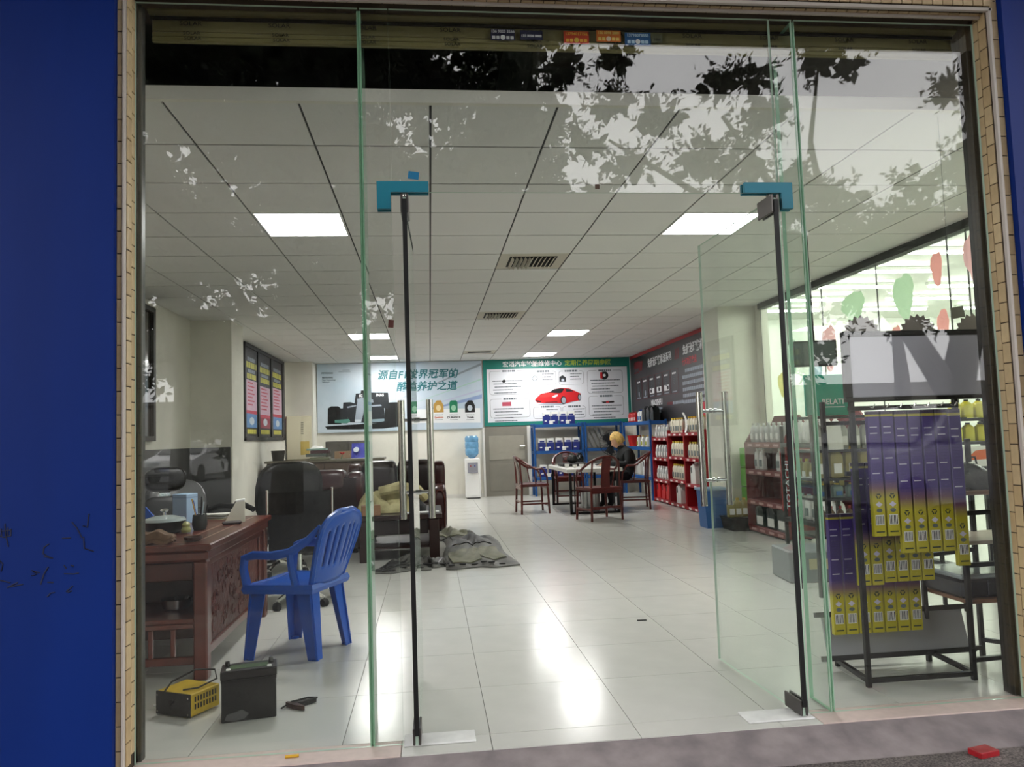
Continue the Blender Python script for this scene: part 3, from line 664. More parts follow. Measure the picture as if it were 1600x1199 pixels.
for q, (n_, pts, m_) in enumerate(c3): flat(Q(*pts), .001+.0006*q, .0007, m_, p, n_)
for (cx_, cy_, s_) in ((430,352,'IC'), (605,345,'INAS')): text(s_, .07, wht, p, U(cx_), V(cx_,cy_), .0105, bold=.003)
for q, (cx_, mm, nm, tm) in enumerate([(1142,gold_ink,'Syntium',mat('ink_orange',(190,90,50),.5)),(1282,grn_ink,'DURANCE',blk),(1435,blk,'Tutela',blk)]):
    u, v = U(cx_), V(cx_,510); a = .2; hgt = .24
    bt = flat([(u-.1,v),(u+.1,v),(u+.1,v+.14),(u+.05,v+hgt),(u-.03,v+hgt),(u-.1,v+.16)] if q != 1 else [(u-.08,v),(u+.08,v),(u+.08,v+.2),(u+.05,v+.24),(u-.05,v+.24),(u-.08,v+.2)], .0034, .0006, mm, p, 'product_print')
    flat(ell(u, v+.09, .05, .06, 14), .0042, .0005, [mat('ink_cream',(226,206,160),.5), mat('ink_palegreen',(150,200,170),.5), lt][q], p, 'product_label')
    text('PETRONAS', .034, md, p, u, v-.05, .0034); text(nm, .055, tm, p, u, v-.1, .0034, bold=.002, shear=.2 if q != 1 else 0); rows(p, [(u-.08,v-.145,u+.08,.01)], md)
# green maintenance board
p = thing('maintenance_board', 'green framed maintenance board with a red sports car on the back wall', 'sign board', (1.1, BW-.035, 1.40), 0, rot=FACE_CAM)
green = mat('board_green', (18,120,108), .45); part('sheet', MB().box(0,0,-.02,3.02,1.335,0), green, p)
def U(cx_): return (cx_-30)/1490*3.02
def V(cx_, cy_): t_ = 60-40*(cx_-30)/1490; return 1.335-(cy_-t_)/675*1.335
part('white_field', MB().box(.07,.075,0,2.96,1.145,.001), mat('board_field', (222,224,230), .45), p)
text('宏滔汽车轮胎维修中心', .118, wht, p, U(525), 1.235, .002, bold=.002, sx=1.03); text('定期保养周期参照', .118, mat('ink_lime', (186,206,74), .5), p, U(1090), 1.235, .002, bold=.002, sx=1.02)
for (a, b, c_, d) in [(90,175,480,415),(500,175,760,315),(790,170,1040,310),(1080,165,1440,400),(90,460,485,650),(1085,430,1440,630),(520,540,800,660),(815,535,1050,650)]:
    outline(rrect(U(a), V(a,d), U(c_), V(a,b), .05), .0035, .0022, dk, p)
    uu, vv = (U(a)+U(c_))/2, V(a,b)
    part('heading_gap', MB().box(uu-.17, vv-.025, .001, uu+.17, vv+.03, .0032), MATS['board_field'], p)
    rows(p, [(uu-.13, vv, uu+.13, .035)], md, .0034)
    n_ = 5 if d-b > 180 else 3
    if a in (90, 1080, 1085): rows(p, [(U(a)+.06+(.02*q % .05), V(a,b)-.2-(.06*q), U(a)+.06+[.62,.5,.58,.4,.48][q % 5], .02) for q in range(n_)], md, .002)
    else: rows(p, [(uu-.02, V(a,b)-.06-.055*q, uu+[.22,.16,.2][q % 3], .018) for q in range(3)], md, .002)
flat(ell(U(545), V(545,245), .055, .055), .002, .001, md, p, 'gauge_print'); flat(ell(U(545), V(545,245), .042, .042), .0032, .0006, lt, p, 'gauge_face')
flat([(U(795),V(795,280)),(U(860),V(860,280)),(U(860),V(860,235)),(U(828),V(828,212)),(U(795),V(795,230))], .002, .001, dk, p, 'engine_print'); flat(ell(U(828), V(828,262), .03, .03, 14), .0032, .0006, lt, p, 'engine_hole')
flat(ell(U(1255), V(1255,212), .085, .085), .002, .001, blk, p, 'disc_print'); flat(ell(U(1255), V(1255,212), .03, .03), .0032, .0006, wht, p, 'disc_hub'); flat([(U(1212),V(1212,245)),(U(1235),V(1235,245)),(U(1235),V(1235,180)),(U(1212),V(1212,180))], .0034, .0006, red_ink, p, 'caliper_print')
flat(Q((210,490),(300,485),(300,528),(210,530)), .002, .001, mat('ink_pinkred', (176,70,90), .5), p, 'filter_print'); flat(Q((210,275),(235,255),(258,272),(232,295)), .002, .001, blk, p, 'part_print')
flat(Q((1215,485),(1340,478),(1350,488),(1335,497),(1230,500)), .002, .001, blk, p, 'spark_plug_print'); flat(Q((1262,480),(1290,479),(1290,498),(1262,499)), .0032, .0006, red_ink, p, 'spark_plug_band')
# red car print
cz = .002
for q, (n_, pts, m_) in enumerate([('car_shadow', [(560,515),(800,520),(1000,470),(990,465),(800,500),(620,505)], silver_ink),
    ('car_body', [(540,470),(545,455),(600,405),(690,385),(740,355),(810,343),(890,348),(950,375),(1005,400),(1008,440),(985,475),(930,480),(860,500),(780,500),(640,500),(560,495)], red_ink),
    ('car_windscreen', [(682,390),(735,357),(800,348),(840,352),(812,392),(790,398),(700,398)], blk), ('car_side_window', [(850,352),(895,356),(935,378),(860,385)], dk),
    ('car_intake', [(550,468),(600,480),(600,490),(556,487)], blk), ('car_intake', [(640,490),(760,480),(770,492),(650,498)], mat('ink_darkred', (110,10,20), .5)),
    ('car_hood', [(600,412),(690,392),(790,402),(740,425),(640,440),(585,440)], mat('ink_brightred', (226,50,50), .4)), ('car_headlamp', [(710,435),(745,415),(775,410),(765,430),(735,445)], lt), ('car_headlamp', [(560,415),(590,402),(585,415)], lt),
    ('car_wheel', [(a, b) for a, b in ell(828,470,30,42,16)], blk), ('car_wheel', [(a, b) for a, b in ell(990,440,18,36,16)], blk), ('car_rim', [(a, b) for a, b in ell(830,470,21,32,16)], silver_ink), ('car_rim', [(a, b) for a, b in ell(991,440,12,27,16)], silver_ink)]):
    flat(Q(*pts), .002+.0005*q, .0006, m_, p, n_)
# black and red oil poster on the right wall (reads from the far corner towards the door)
p = thing('oil_poster', 'long black wall poster with a red edge and white lettering', 'poster', (RW-.03, 15.25, 1.36), 0, rot=FACE_MX)
part('sheet', MB().box(0,0,-.02,5.3,1.35,0), mat('poster_black', (40,40,44), .4, var=.1, vscale=2), p)
part('red_edge', MB().box(0,1.31,0,5.3,1.37,.006), mat('edge_red', (150,24,32), .45), p); part('side_edge', MB().box(-.02,0,-.02,0,1.35,.008), mat('edge_white', (200,200,200), .5), p)
text('免拆治理烧机油系列', .17, wht, p, 1.97, 1.1, .002, bold=.005, sx=.93); text('免拆治理烧机油系列', .17, wht, p, 3.98, 1.12, .002, bold=.005, sx=.93)
for uu in (.75, 2.95):
    for q in range(3): flat([(uu-.12+.08*q, 1.02),(uu-.06+.08*q,1.02),(uu-.0+.08*q,1.2),(uu-.06+.08*q,1.2)], .001, .001, mat('ink_maroon', (110,22,30), .5), p, 'chevron_print')
flat([(.3,1.08),(.66,1.08),(.66,1.22),(.3,1.22)], .001, .001, MATS['ink_maroon'], p, 'logo_print'); rows(p, [(.3,1.0,.66,.03)], MATS['ink_maroon'])
text('十大功能卖点', .13, red_ink, p, 3.55, .93, .002, bold=.003, sx=.9)
for q in range(6):
    u0 = .38+.44*q; outline(rrect(u0, .46, u0+.4, .87, .02), .004, .002, MATS['ink_maroon'], p, 'box_line')
    rows(p, [(u0+.1,.8,u0+.3,.03)], wht); rows(p, [(u0+.16,.74-.03*k,u0+.24,.012) for k in range(5)], md)
    if q in (2, 3, 4): flat(rrect(u0+.06,.53,u0+.34,.63,.02), .001, .001, wht, p, 'icon_print'); flat(rrect(u0+.1+.06*(q-2),.55,u0+.2+.06*(q-2),.61,.01), .0022, .0008, blk, p, 'icon_hole')
    elif q < 2: flat(ell(u0+.2,.57,.04,.06,14), .001, .001, silver_ink, p, 'icon_print')
    rows(p, [(u0+.08,.49,u0+.32,.02)], silver_ink)
text('MIAOSHIFU', .15, wht, p, 1.72, .35, .002, bold=.005, sx=.9); rows(p, [(1.4,.24,2.05,.04),(1.45,.18,2.0,.04)], silver_ink); rows(p, [(2.35,.3,2.65,.05)], MATS['ink_maroon']); rows(p, [(2.65,.3,3.2,.05)], silver_ink)
rows(p, [(3.2+(.15 if q == 0 else 0), .79-.1*q, 5.2, .055) for q in range(6)], silver_ink)
# three dark price posters on the left wall
fr = thing('poster_frame', 'dark frame holding three tall price posters on the left wall', 'poster frame', (-2.715, 11.6, 1.25), 0, rot=FACE_PX)
fm = mat('frame_dark', (46,46,48), .5)
part('backing', MB().box(0,0,-.004,3.08,1.47,.01), fm, fr)
for a in ((0,0,3.08,.06),(0,1.41,3.08,1.47),(0,0,.06,1.47),(2.9,0,3.08,1.47),(.86,.06,.98,1.41),(1.86,.06,1.98,1.41)): part('frame_bar', MB().rbox(a[0],a[1],.01,a[2],a[3],.03,.004), fm, fr)
yel = mat('ink_yellow', (206,200,84), .5); pinkp = mat('ink_pink', (206,172,190), .5); redp = mat('ink_rose', (192,60,84), .5); bluep = mat('ink_skyblue', (96,140,190), .5)
for q, (u0, u1) in enumerate(((.08,.84),(1.0,1.84),(2.0,2.88))):
    lb = ('left one, half hidden by the pier', 'middle one of three', 'right one of three')[q]
    t = thing('price_poster', 'dark poster with yellow lettering and a pink list, %s' % lb, 'poster', (-2.703, 11.6, 1.25), 0, 'price posters on the left wall', rot=FACE_PX)
    part('sheet', MB().box(u0,.07,0,u1,1.4,.002), mat('poster_ink', (38,36,46), .45), t)
    uc = (u0+u1)/2; dz = .04*(q == 1)
    rows(t, [(u0+.12,1.24,u1-.12,.06),(u0+.15,1.06,u1-.15,.05)], silver_ink, .003)
    rows(t, [(u0+.05,1.15,u1-.05,.09),(u0+.08,.98,u1-.08,.08)], yel, .003)
    part('price_list', MB().box(u0+.03,.46-dz,.002,u1-.03,.92-dz,.003), pinkp, t); part('red_band', MB().box(u0+.03,.41-dz,.002,u1-.03,.46-dz,.003), redp, t)
    rows(t, [(u0+.12,.88-.055*k-dz,u1-.3+.1*(k % 2),.02) for k in range(7)], redp, .0032)
    part('picture', MB().box(u0+.03,.2,.002,u1-.03,.41-dz,.003), bluep if q != 1 else mat('ink_crimson', (150,50,70), .5), t); flat(ell(uc,.3,.16,.06,16), .0031, .0005, lt, t, 'picture_car')
    rows(t, [(u0+.08,.14,u1-.1,.07)], yel, .003)

# ------------------------------------------------------------------ left wall window strip, back door, dispenser
wn = thing('narrow_window', 'tall narrow dark framed window on the left wall', 'window', (LW, 7.6, 1.26), 0, rot=FACE_PX)
part('frame', MB().box(0,0,0,.06,1.4,.05).box(.71,0,0,.77,1.4,.05).box(.06,0,0,.71,.05,.05).box(.06,1.35,0,.71,1.4,.05), mat('window_frame_dark', (44,40,36), .5), wn); part('pane', MB().box(.06,.05,.01,.71,1.35,.02), mat('window_dark', (50,40,32), .15), wn)
dg = mat('grey_door', (128,124,114), .5, var=.06, vscale=4)
dr = link('door_3', None, None, (1.09, BW-.005, 0)); tag(dr, 'grey steel door in the back wall under the green board', None, None, 'structure')
part('door_leaf', MB().box(0,-.02,.0,.86,0,1.385), dg, dr); part('upper_panel', MB().rbox(.08,-.028,.72,.8,-.02,1.2,.006), mat('grey_door_panel', (150,146,134), .5, var=.05), dr); part('lower_panel', MB().rbox(.08,-.026,.1,.8,-.02,.64,.006), dg, dr)
part('door_handle', MB().cyl((.8,-.02,.98),(.8,-.06,.98),.012).cyl((.8,-.055,.98),(.7,-.055,.98),.01), chrome, dr)
part('door_frame', MB().box(-.04,-.03,0,0,0,1.385).box(.86,-.03,0,.93,0,1.385), pale, dr)
t = thing('water_dispenser', 'white water dispenser with a blue bottle by the grey door', 'water dispenser', (.815, 15.1, 0))
part('cabinet', MB().rbox(-.145,-.15,.02,.145,.15,.78,.015), pure_white, t); part('tap_recess', MB().box(-.1,-.155,.5,.1,-.148,.7), mat('recess_grey', (150,150,158), .5), t)
for s_ in (-.04,.04): part('tap', MB().cyl((s_,-.15,.64),(s_,-.18,.63),.012), mat('tap_red' if s_ < 0 else 'tap_blue', (160,40,40) if s_ < 0 else (40,60,160), .4), t)
part('drip_tray', MB().rbox(-.09,-.2,.5,.09,-.15,.52,.005), MATS['recess_grey'], t); part('lower_door', MB().rbox(-.12,-.156,.06,.12,-.15,.44,.004), pure_white, t); part('foot', MB().box(-.13,-.13,0,.13,.13,.02), black_matte, t)
part('water_bottle', MB().lathe([(.02,.76),(.06,.79),(.13,.86),(.135,.95),(.128,.97),(.135,.99),(.135,1.08),(.128,1.1),(.135,1.12),(.135,1.18),(.11,1.22),(0,1.225)],20), mat('bottle_blue', (110,165,205), .12, spec=.7, var=.15, vscale=14), t, True)

# ------------------------------------------------------------------ bottles and shelving on the right
def bottle_proto(body_m, cap_m, lab_m, h_, w_, d_, kind='oil'):
    """returns a list of (name, mesh) for a bottle standing at the origin, front towards -y"""
    n = 10
    b = MB().lathe([(.88,0),(1,.02),(1,.5),(.98,.66),(.78,.8),(.36,.88),(.3,.9)] if kind == 'oil' else [(.9,0),(1,.02),(1,.7),(.8,.8),(.4,.9),(.35,.92)], n, sx=1, sy=1)
    b.v = [(math.copysign(min(abs(x)*1.12, .97), x)*w_/2 if True else x, math.copysign(min(abs(y)*1.12,.97), y)*d_/2, z*h_) for x, y, z in b.v]
    out = [('body', b.mesh('body', body_m, True)), ('cap', MB().cyl((0,0,h_*.9),(0,0,h_),w_*.2,n=10).mesh('cap', cap_m, True))]
    if lab_m: out.append(('label_sheet', MB().box(-w_*.28,-d_/2-.002,h_*.14,w_*.28,-d_/2+.006,h_*.46).mesh('label_sheet', lab_m)))
    return out
def jug_proto(body_m, cap_m, h_, w_, d_, lab_m=None):
    pts = [(-.5,0),(.5,0),(.5,.62),(.34,.82),(.16,.9),(-.02,.9),(-.12,.84),(-.42,.8),(-.5,.7)]
    b = MB().prism([(a*w_, z*h_) for a, z in pts], -d_/2, d_/2, 'y')
    grip = MB().prism([(a*w_, z*h_) for a, z in [(-.42,.72),(-.2,.78),(-.16,.52),(-.36,.46)]], -d_/2-.002, d_/2+.002, 'y')
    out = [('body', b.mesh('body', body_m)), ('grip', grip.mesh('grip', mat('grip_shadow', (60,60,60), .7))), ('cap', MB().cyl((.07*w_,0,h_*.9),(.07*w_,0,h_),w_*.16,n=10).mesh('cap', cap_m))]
    if lab_m: out.append(('label_sheet', MB().box(-w_*.38,-d_/2-.002,h_*.08,w_*.42,-d_/2,h_*.42).mesh('label_sheet', lab_m)))
    return out
def put(proto, name, label, cat, loc, rz=0, group=None):
    t = thing(name, label, cat, loc, rz, group)
    for n_, me in proto: link(n_, me, t)
    return t
silver_b = mat('bottle_silver', (190,192,190), .35, metal=.3); cream_b = mat('bottle_cream', (214,208,188), .45); yellow_c = mat('cap_yellow', (206,176,60), .4); white_b = mat('bottle_white', (226,226,222), .4); white_c = mat('cap_white', (226,226,222), .4)
red_b = mat('bottle_red', (190,24,26), .4); black_b = mat('bottle_black', (22,26,26), .35); green_b = mat('bottle_dark_green', (24,40,38), .3); olive_b = mat('bottle_olive', (150,140,84), .4); gold_b = mat('bottle_gold', (190,160,80), .35, metal=.3); red_c = mat('cap_red', (150,28,26), .4); black_c = mat('cap_black', (18,18,18), .4)
lab_grey = mat('label_grey', (120,130,130), .5); lab_white = mat('label_white', (232,232,228), .5); lab_blue = mat('label_blue', (60,110,170), .5); amber = mat('bottle_amber', (200,110,30), .2); yellow_b = mat('bottle_yellow', (206,198,50), .3)
P_sil = bottle_proto(silver_b, white_c, lab_white, .215, .1, .07); P_cre = bottle_proto(cream_b, yellow_c, lab_grey, .235, .105, .07); P_red = jug_proto(red_b, red_c, .28, .2, .12); P_wj = jug_proto(white_b, white_c, .32, .21, .12)
shelf_red = mat('shelf_red', (150,18,28), .4, var=.06, vscale=3)
def red_unit(label, y0, y1, zs, ztop, header):
    t = thing('red_display_shelf', label, 'shelf unit', (3.8, y0, 0), 0, 'red display shelves along the right wall')
    L = y1-y0
    for yy in (0, L-.02): part('side_panel', MB().rbox(0,yy,0,.33,yy+.02,ztop,.003), shelf_red, t)
    part('back_panel', MB().box(.31,.02,.0,.33,L-.02,ztop+.08), shelf_red, t)
    for z in zs:
        s_ = part('shelf', MB().rbox(0,.02,z-.05,.31,L-.02,z-.002,.004), shelf_red, t)
        for q in range(3): part('price_tag', MB().box(-.002,.1+q*.26,z-.04,0,.2+q*.26,z-.015), lab_white, s_)
    if header: part('header', MB().prism([(.05,ztop+.06),(L-.05,ztop+.06),(L-.15,ztop+.17),(.15,ztop+.17)], .29, .31, 'x'), shelf_red, t)
    return t
red_unit('narrow red display shelf, farthest of the three along the right wall', 12.02, 12.88, (1.08,.75,.39,.07), 1.1, True)
red_unit('tall red display shelf in the middle of three by the black poster', 11.215, 12.0, (1.155,.79,.43,.06), 1.2, False)
red_unit('tall red display shelf nearest the white pier', 10.38, 11.205, (1.16,.78,.4,.06), 1.2, False)
def row_y(proto, n, y0, y1, z, name, label, cat, x=3.87, rz=-PI/2, group=None, jit=.0):
    for k in range(n): put(proto, name, label, cat, (x+random.uniform(-.004,.004), y0+(y1-y0)*(k+.5)/n, z), rz+random.uniform(-.05,.05), group or label[:60])
U1 = 'the farthest red shelf'; U2 = 'the middle red shelf'; U3 = 'the nearest red shelf'
row_y(P_sil, 5, 12.1, 12.82, 1.08, 'oil_bottle', 'silver white oil bottle in the top row of '+U1, 'bottle')
row_y(P_sil, 5, 12.1, 12.82, .75, 'oil_bottle', 'silver white oil bottle in the second row of '+U1, 'bottle')
row_y(P_sil, 5, 12.1, 12.82, .39, 'oil_bottle', 'silver white oil bottle in the third row of '+U1, 'bottle')
row_y(P_red, 3, 12.1, 12.84, .07, 'oil_jug', 'red oil jug on the bottom of '+U1, 'jug', x=3.9)
row_y(P_cre, 5, 11.38, 11.95, 1.155, 'oil_bottle', 'cream oil bottle with yellow cap in the top row of '+U2, 'bottle')
row_y(P_cre, 6, 11.25, 11.95, .79, 'oil_bottle', 'cream oil bottle with yellow cap in the second row of '+U2, 'bottle')
row_y(P_cre, 6, 11.25, 11.95, .43, 'oil_bottle', 'cream oil bottle with yellow cap in the third row of '+U2, 'bottle')
put(P_wj, 'oil_jug', 'large white jug alone on the bottom of the middle red shelf', 'jug', (3.9, 11.68, .06), -PI/2)
row_y(P_cre, 6, 10.42, 11.17, 1.16, 'oil_bottle', 'cream oil bottle with yellow cap in the top row of '+U3, 'bottle')
row_y(P_cre, 6, 10.42, 11.17, .78, 'oil_bottle', 'cream oil bottle with yellow cap in the second row of '+U3, 'bottle')
put(P_wj, 'oil_jug', 'left white jug on the third tier of the nearest red shelf', 'jug', (3.9, 10.98, .4), -PI/2); put(P_wj, 'oil_jug', 'right white jug on the third tier of the nearest red shelf', 'jug', (3.9, 10.6, .4), -PI/2)
put(jug_proto(black_b, white_c, .26, .16, .1, lab_white), 'oil_jug', 'black jug with a white label on the bottom of the nearest red shelf', 'jug', (3.9, 10.55, .06), -PI/2)
t = thing('gift_box', 'flat pinkish red box leaning on top of the nearest red shelf', 'box', (4.02, 10.36, 1.2), 0)
part('carton', MB().rbox(0,0,.0,.07,.84,.4,.004), mat('box_red', (186,44,58), .5), t); part('emblem', MB().box(-.001,.2,.22,0,.28,.29), mat('ink_darkred2', (120,24,36), .5), t)
solo('paper_sheet', MB().grid(lambda a, b: (3.79+.05*math.sin(b*3), 11.22-.09*a-.1*(1-b)**2, 1.16+.3*b), 3, 8, thick=.002), lab_white, 'curled white paper strip between the red shelves', 'paper', smooth=True)
#---PART5---
# ------------------------------------------------------------------ blue racks at the back
blue_m = mat('rack_blue', (28,84,150), .4); board_m = mat('rack_board', (150,150,148), .6)
def blue_rack(label, x0, x1, y0, y1, zs, along='x'):
    t = thing('blue_rack', label, 'rack', ((x0+x1)/2, (y0+y1)/2, 0), 0, 'blue steel racks in the back corner')
    cx_, cy_ = (x0+x1)/2, (y0+y1)/2; ax, ay = (x1-x0)/2, (y1-y0)/2
    for sx_ in (-1, 1):
        for sy_ in (-1, 1): part('post', MB().rbox(sx_*ax-.02,sy_*ay-.02,0,sx_*ax+.02,sy_*ay+.02,max(zs)+.02,.003), blue_m, t)
    for z in zs:
        part('beam', MB().box(-ax,-ay-.02,z-.06,ax,-ay+.01,z), blue_m, t); part('beam', MB().box(-ax,ay-.01,z-.06,ax,ay+.02,z), blue_m, t)
        part('beam', MB().box(-ax-.02,-ay,z-.06,-ax+.01,ay,z), blue_m, t); part('beam', MB().box(ax-.01,-ay,z-.06,ax+.02,ay,z), blue_m, t)
        part('shelf_board', MB().box(-ax+.01,-ay+.01,z-.015,ax-.01,ay-.01,z-.002), board_m, t)
    return t
blue_rack('blue steel rack of navy cartons beside the grey door', 2.04, 3.0, 14.9, 15.27, (1.4,.88,.37))
blue_rack('blue steel rack behind the standing fan', 3.06, 3.78, 14.9, 15.27, (1.4,.9,.37))
blue_rack('blue steel rack along the right wall beside the red shelves', 3.82, 4.1, 13.0, 14.82, (1.38,.92,.4))
navy = mat('carton_navy', (28,42,120), .45); P_carton = [('carton', MB().rbox(-.07,-.05,0,.07,.05,.16,.003).mesh('carton', navy)), ('white_top', MB().rbox(-.07,-.05,.16,.07,.05,.24,.003).mesh('white_top', lab_white)), ('mark', MB().box(-.045,-.052,.165,.045,-.05,.195).mesh('mark', navy)), ('logo', MB().box(-.045,-.052,.05,.0,-.05,.075).mesh('logo', lab_white))]
for z, xs_, nm in ((1.4,(2.3,2.46,2.63,2.79),'top'),(.88,(2.19,2.36,2.53,2.71,2.87),'middle'),(.37,(2.2,2.39,2.56,2.74),'lower')):
    for k, xx in enumerate(xs_): put(P_carton, 'oil_carton', 'navy carton with a white top on the %s shelf of the blue rack' % nm, 'carton', (xx, 14.96, z), random.uniform(-.04,.04), 'navy cartons %s shelf' % nm)
    for k, xx in enumerate([(a+b)/2 for a, b in zip(xs_[:-1], xs_[1:])][::2]): solo('small_white_box', MB().rbox(-.035,-.02,0,.035,.02,.07,.003), lab_white, 'small white card box before the cartons on the %s shelf' % nm, 'box', (xx, 14.89, z), group='small white boxes %s shelf' % nm)
# reflections behind the fan, built as solid slanted pale strips
for k in range(5): solo('corrugated_sheet', MB().box(-.03,-.004,0,.03,.004,.46 if k < 9 else .4, T=Matrix.Rotation(R(-24),4,'Y')), mat('sheet_pale', (196,196,190), .6), 'slanted pale strip leaning in the rack behind the fan', 'strip', (3.2+.1*k, 15.2, .9+.012), group='slanted pale strips')
# standing fan
t = thing('standing_fan', 'black standing fan between the rack and the seated person', 'fan', (3.42, 14.3, 0))
part('base', MB().lathe([(.2,0),(.2,.02),(.05,.05),(.03,.06)],20), black_metal, t); part('pole', MB().cyl((0,0,.05),(0,0,.98),.016), black_metal, t); part('motor', MB().cyl((0,-.03,1.0),(0,.12,1.0),.06,.05,n=14), black_metal, t)
gb = MB()
for k in range(28):
    a = 2*PI*k/28; gb.tube([(.05*math.cos(a),-.15,1+.05*math.sin(a)),(.16*math.cos(a),-.145,1+.16*math.sin(a)),(.235*math.cos(a),-.09,1+.235*math.sin(a)),(.16*math.cos(a),-.04,1+.16*math.sin(a)),(.05*math.cos(a),-.03,1+.05*math.sin(a))], .003, 4)
gb.tube([(.236*math.cos(2*PI*q/32),-.09,1+.236*math.sin(2*PI*q/32)) for q in range(32)], .006, 6, closed=True)
part('guard', gb, black_metal, t, kind='stuff')
for k in range(3): part('blade', MB().prism([(.03*math.cos(a)+0, .03*math.sin(a)) if r_ == 0 else (r_*math.cos(a), r_*math.sin(a)) for r_, a in ((0,R(120*k)),(.2,R(120*k-15)),(.215,R(120*k+15)),(.19,R(120*k+42)),(.05,R(120*k+50)))], -.1, -.096, 'y', T=Matrix.Translation((0,0,1))), mat('fan_blade', (40,42,46), .4), t)
# goods on the corner rack
P_rc = bottle_proto(red_b, red_c, lab_white, .2, .07, .07); P_bk = jug_proto(black_b, black_c, .27, .2, .12, None); P_bw = bottle_proto(white_b, mat('cap_blue',(40,80,160),.4), lab_blue, .22, .1, .09)
for k in range(5): put(P_rc, 'red_bottle', 'small red bottle with a white label on top of the corner rack', 'bottle', (3.93, 14.72-.11*k, 1.38), -PI/2, 'red bottles on the corner rack')
for k in range(2): put(P_bw, 'can', 'white and blue bottle on top of the corner rack', 'bottle', (3.93, 14.0-.15*k, 1.38), -PI/2, 'white and blue bottles')
for k in range(3): put(P_bk, 'oil_jug', 'black jug on top of the corner rack', 'jug', (3.95, 13.62-.25*k, 1.38), -PI/2, 'black jugs on the corner rack')
P_yw = bottle_proto(white_b, yellow_c, mat('label_lime',(170,180,60),.5), .2, .1, .08)
for k in range(4): put(P_yw, 'cleaner_bottle', 'white bottle with a yellow cap on the corner rack', 'bottle', (3.92, 14.1-.28*k, .92), -PI/2, 'yellow capped bottles on the corner rack')
solo('red_bucket', MB().lathe([(.1,0),(.13,.2),(.14,.205),(.135,.2),(.1,.01)],16), red_b, 'red bucket on the corner rack behind the seated person', 'bucket', (3.95, 14.55, .92), smooth=True)
for k in range(3): put(P_wj, 'white_jug', 'white jug low on the corner rack', 'jug', (3.95, 14.5-.4*k, .4), -PI/2, 'white jugs on the corner rack')

# ------------------------------------------------------------------ table, horseshoe chairs, seated person
rose = mat('rosewood', (84,26,20), .28, var=.25, vscale=14, stretch=(1,1,.2)); 
def arm_chair():
    """horseshoe armchair facing +y, 0.47 wide, seat 0.45 high; list of part builders"""
    w_, d_ = .235, .21; o = []
    o.append(('seat', MB().rbox(-w_-.01,-d_-.01,.41,w_+.01,d_+.01,.45,.006)))
    for sx_ in (-1,1):
        for sy_ in (-1,1): o.append(('leg', MB().tube([(sx_*(w_+.005),sy_*(d_+.005),0),(sx_*(w_-.012),sy_*(d_-.012),.41)], .017, 8)))
    for sy_ in (-1,1): o.append(('stretcher', MB().box(-w_,sy_*d_-.009,.11 if sy_ > 0 else .17,w_,sy_*d_+.009,.135 if sy_ > 0 else .195)))
    for sx_ in (-1,1): o.append(('stretcher', MB().box(sx_*w_-.009,-d_,.14,sx_*w_+.009,d_,.165)))
    o.append(('apron', MB().box(-w_+.01,-d_-.006,.37,w_-.01,-d_+.008,.41))); o.append(('apron', MB().box(-w_+.01,d_-.008,.37,w_-.01,d_+.006,.41)))
    pts = []
    for q in range(25):
        a = R(-20+220*q/24); x_ = -math.cos(a)*.275; y_ = -math.sin(a)*.27
        z_ = .68+.19*max(0, math.sin(a))**1.1
        if q < 2 or q > 22: y_ += .02
        pts.append((x_, y_, z_))
    o.append(('crest_rail', MB().tube(pts, .017, 8)))
    o.append(('back_splat', MB().grid(lambda a, b: ((a-.5)*.13, -d_+.02-.07*b+.025*math.sin(b*PI), .45+.4*b), 3, 6, T=None).grid(lambda a, b: ((a-.5)*.13, -d_+.005-.07*b+.025*math.sin(b*PI), .45+.4*b), 3, 6)))
    for sx_ in (-1,1):
        o.append(('arm_post', MB().tube([(sx_*(w_-.01),d_-.01,.45),(sx_*(w_+.01),d_-.02,.56),(sx_*(w_+.025),d_-.09,.69)], .013, 7)))
        o.append(('spindle', MB().tube([(sx_*(w_-.005),.02,.45),(sx_*(w_+.015),.0,.58),(sx_*(w_+.038),-.01,.71)], .009, 6)))
        o.append(('back_post', MB().tube([(sx_*(w_-.012),-d_+.012,.45),(sx_*(w_-.03),-d_-.01,.82)], .013, 7)))
    return [(n_, b.mesh(n_, rose, True)) for n_, b in o]
AC = arm_chair()
put(AC, 'horseshoe_chair', 'dark red horseshoe chair at the left side of the white table', 'chair', (1.55, 11.82, 0), R(-86), 'horseshoe armchairs at the table')
put(AC, 'horseshoe_chair', 'dark red horseshoe chair nearest the door, back to the viewer', 'chair', (2.31, 10.5, 0), R(17), 'horseshoe armchairs at the table')
put(AC, 'horseshoe_chair', 'dark red horseshoe chair under the seated person', 'chair', (3.16, 11.78, 0), R(80), 'horseshoe armchairs at the table')
put(AC, 'horseshoe_chair', 'dark red horseshoe chair at the far end of the table', 'chair', (2.42, 13.4, 0), R(178), 'horseshoe armchairs at the table')
t = thing('white_table', 'white topped table on black steel legs among the horseshoe chairs', 'table', (2.42, 12.1, 0))
part('tabletop', MB().rbox(-.42,-.9,.615,.42,.9,.67,.004), mat('table_white', (206,206,200), .35), t)
for sy_ in (-.82,.82):
    lf = MB()
    for sx_ in (-.36,.36): part('leg', MB().box(sx_-.02,sy_-.015,0,sx_+.02,sy_+.015,.615), black_metal, t)
    part('foot_bar', MB().box(-.36,sy_-.015,0,.36,sy_+.015,.03), black_metal, t)
    for q in (-.3, .3): part('inner_bar', MB().box(q-.008,sy_-.01,.03,q+.008,sy_+.01,.615), black_metal, t)
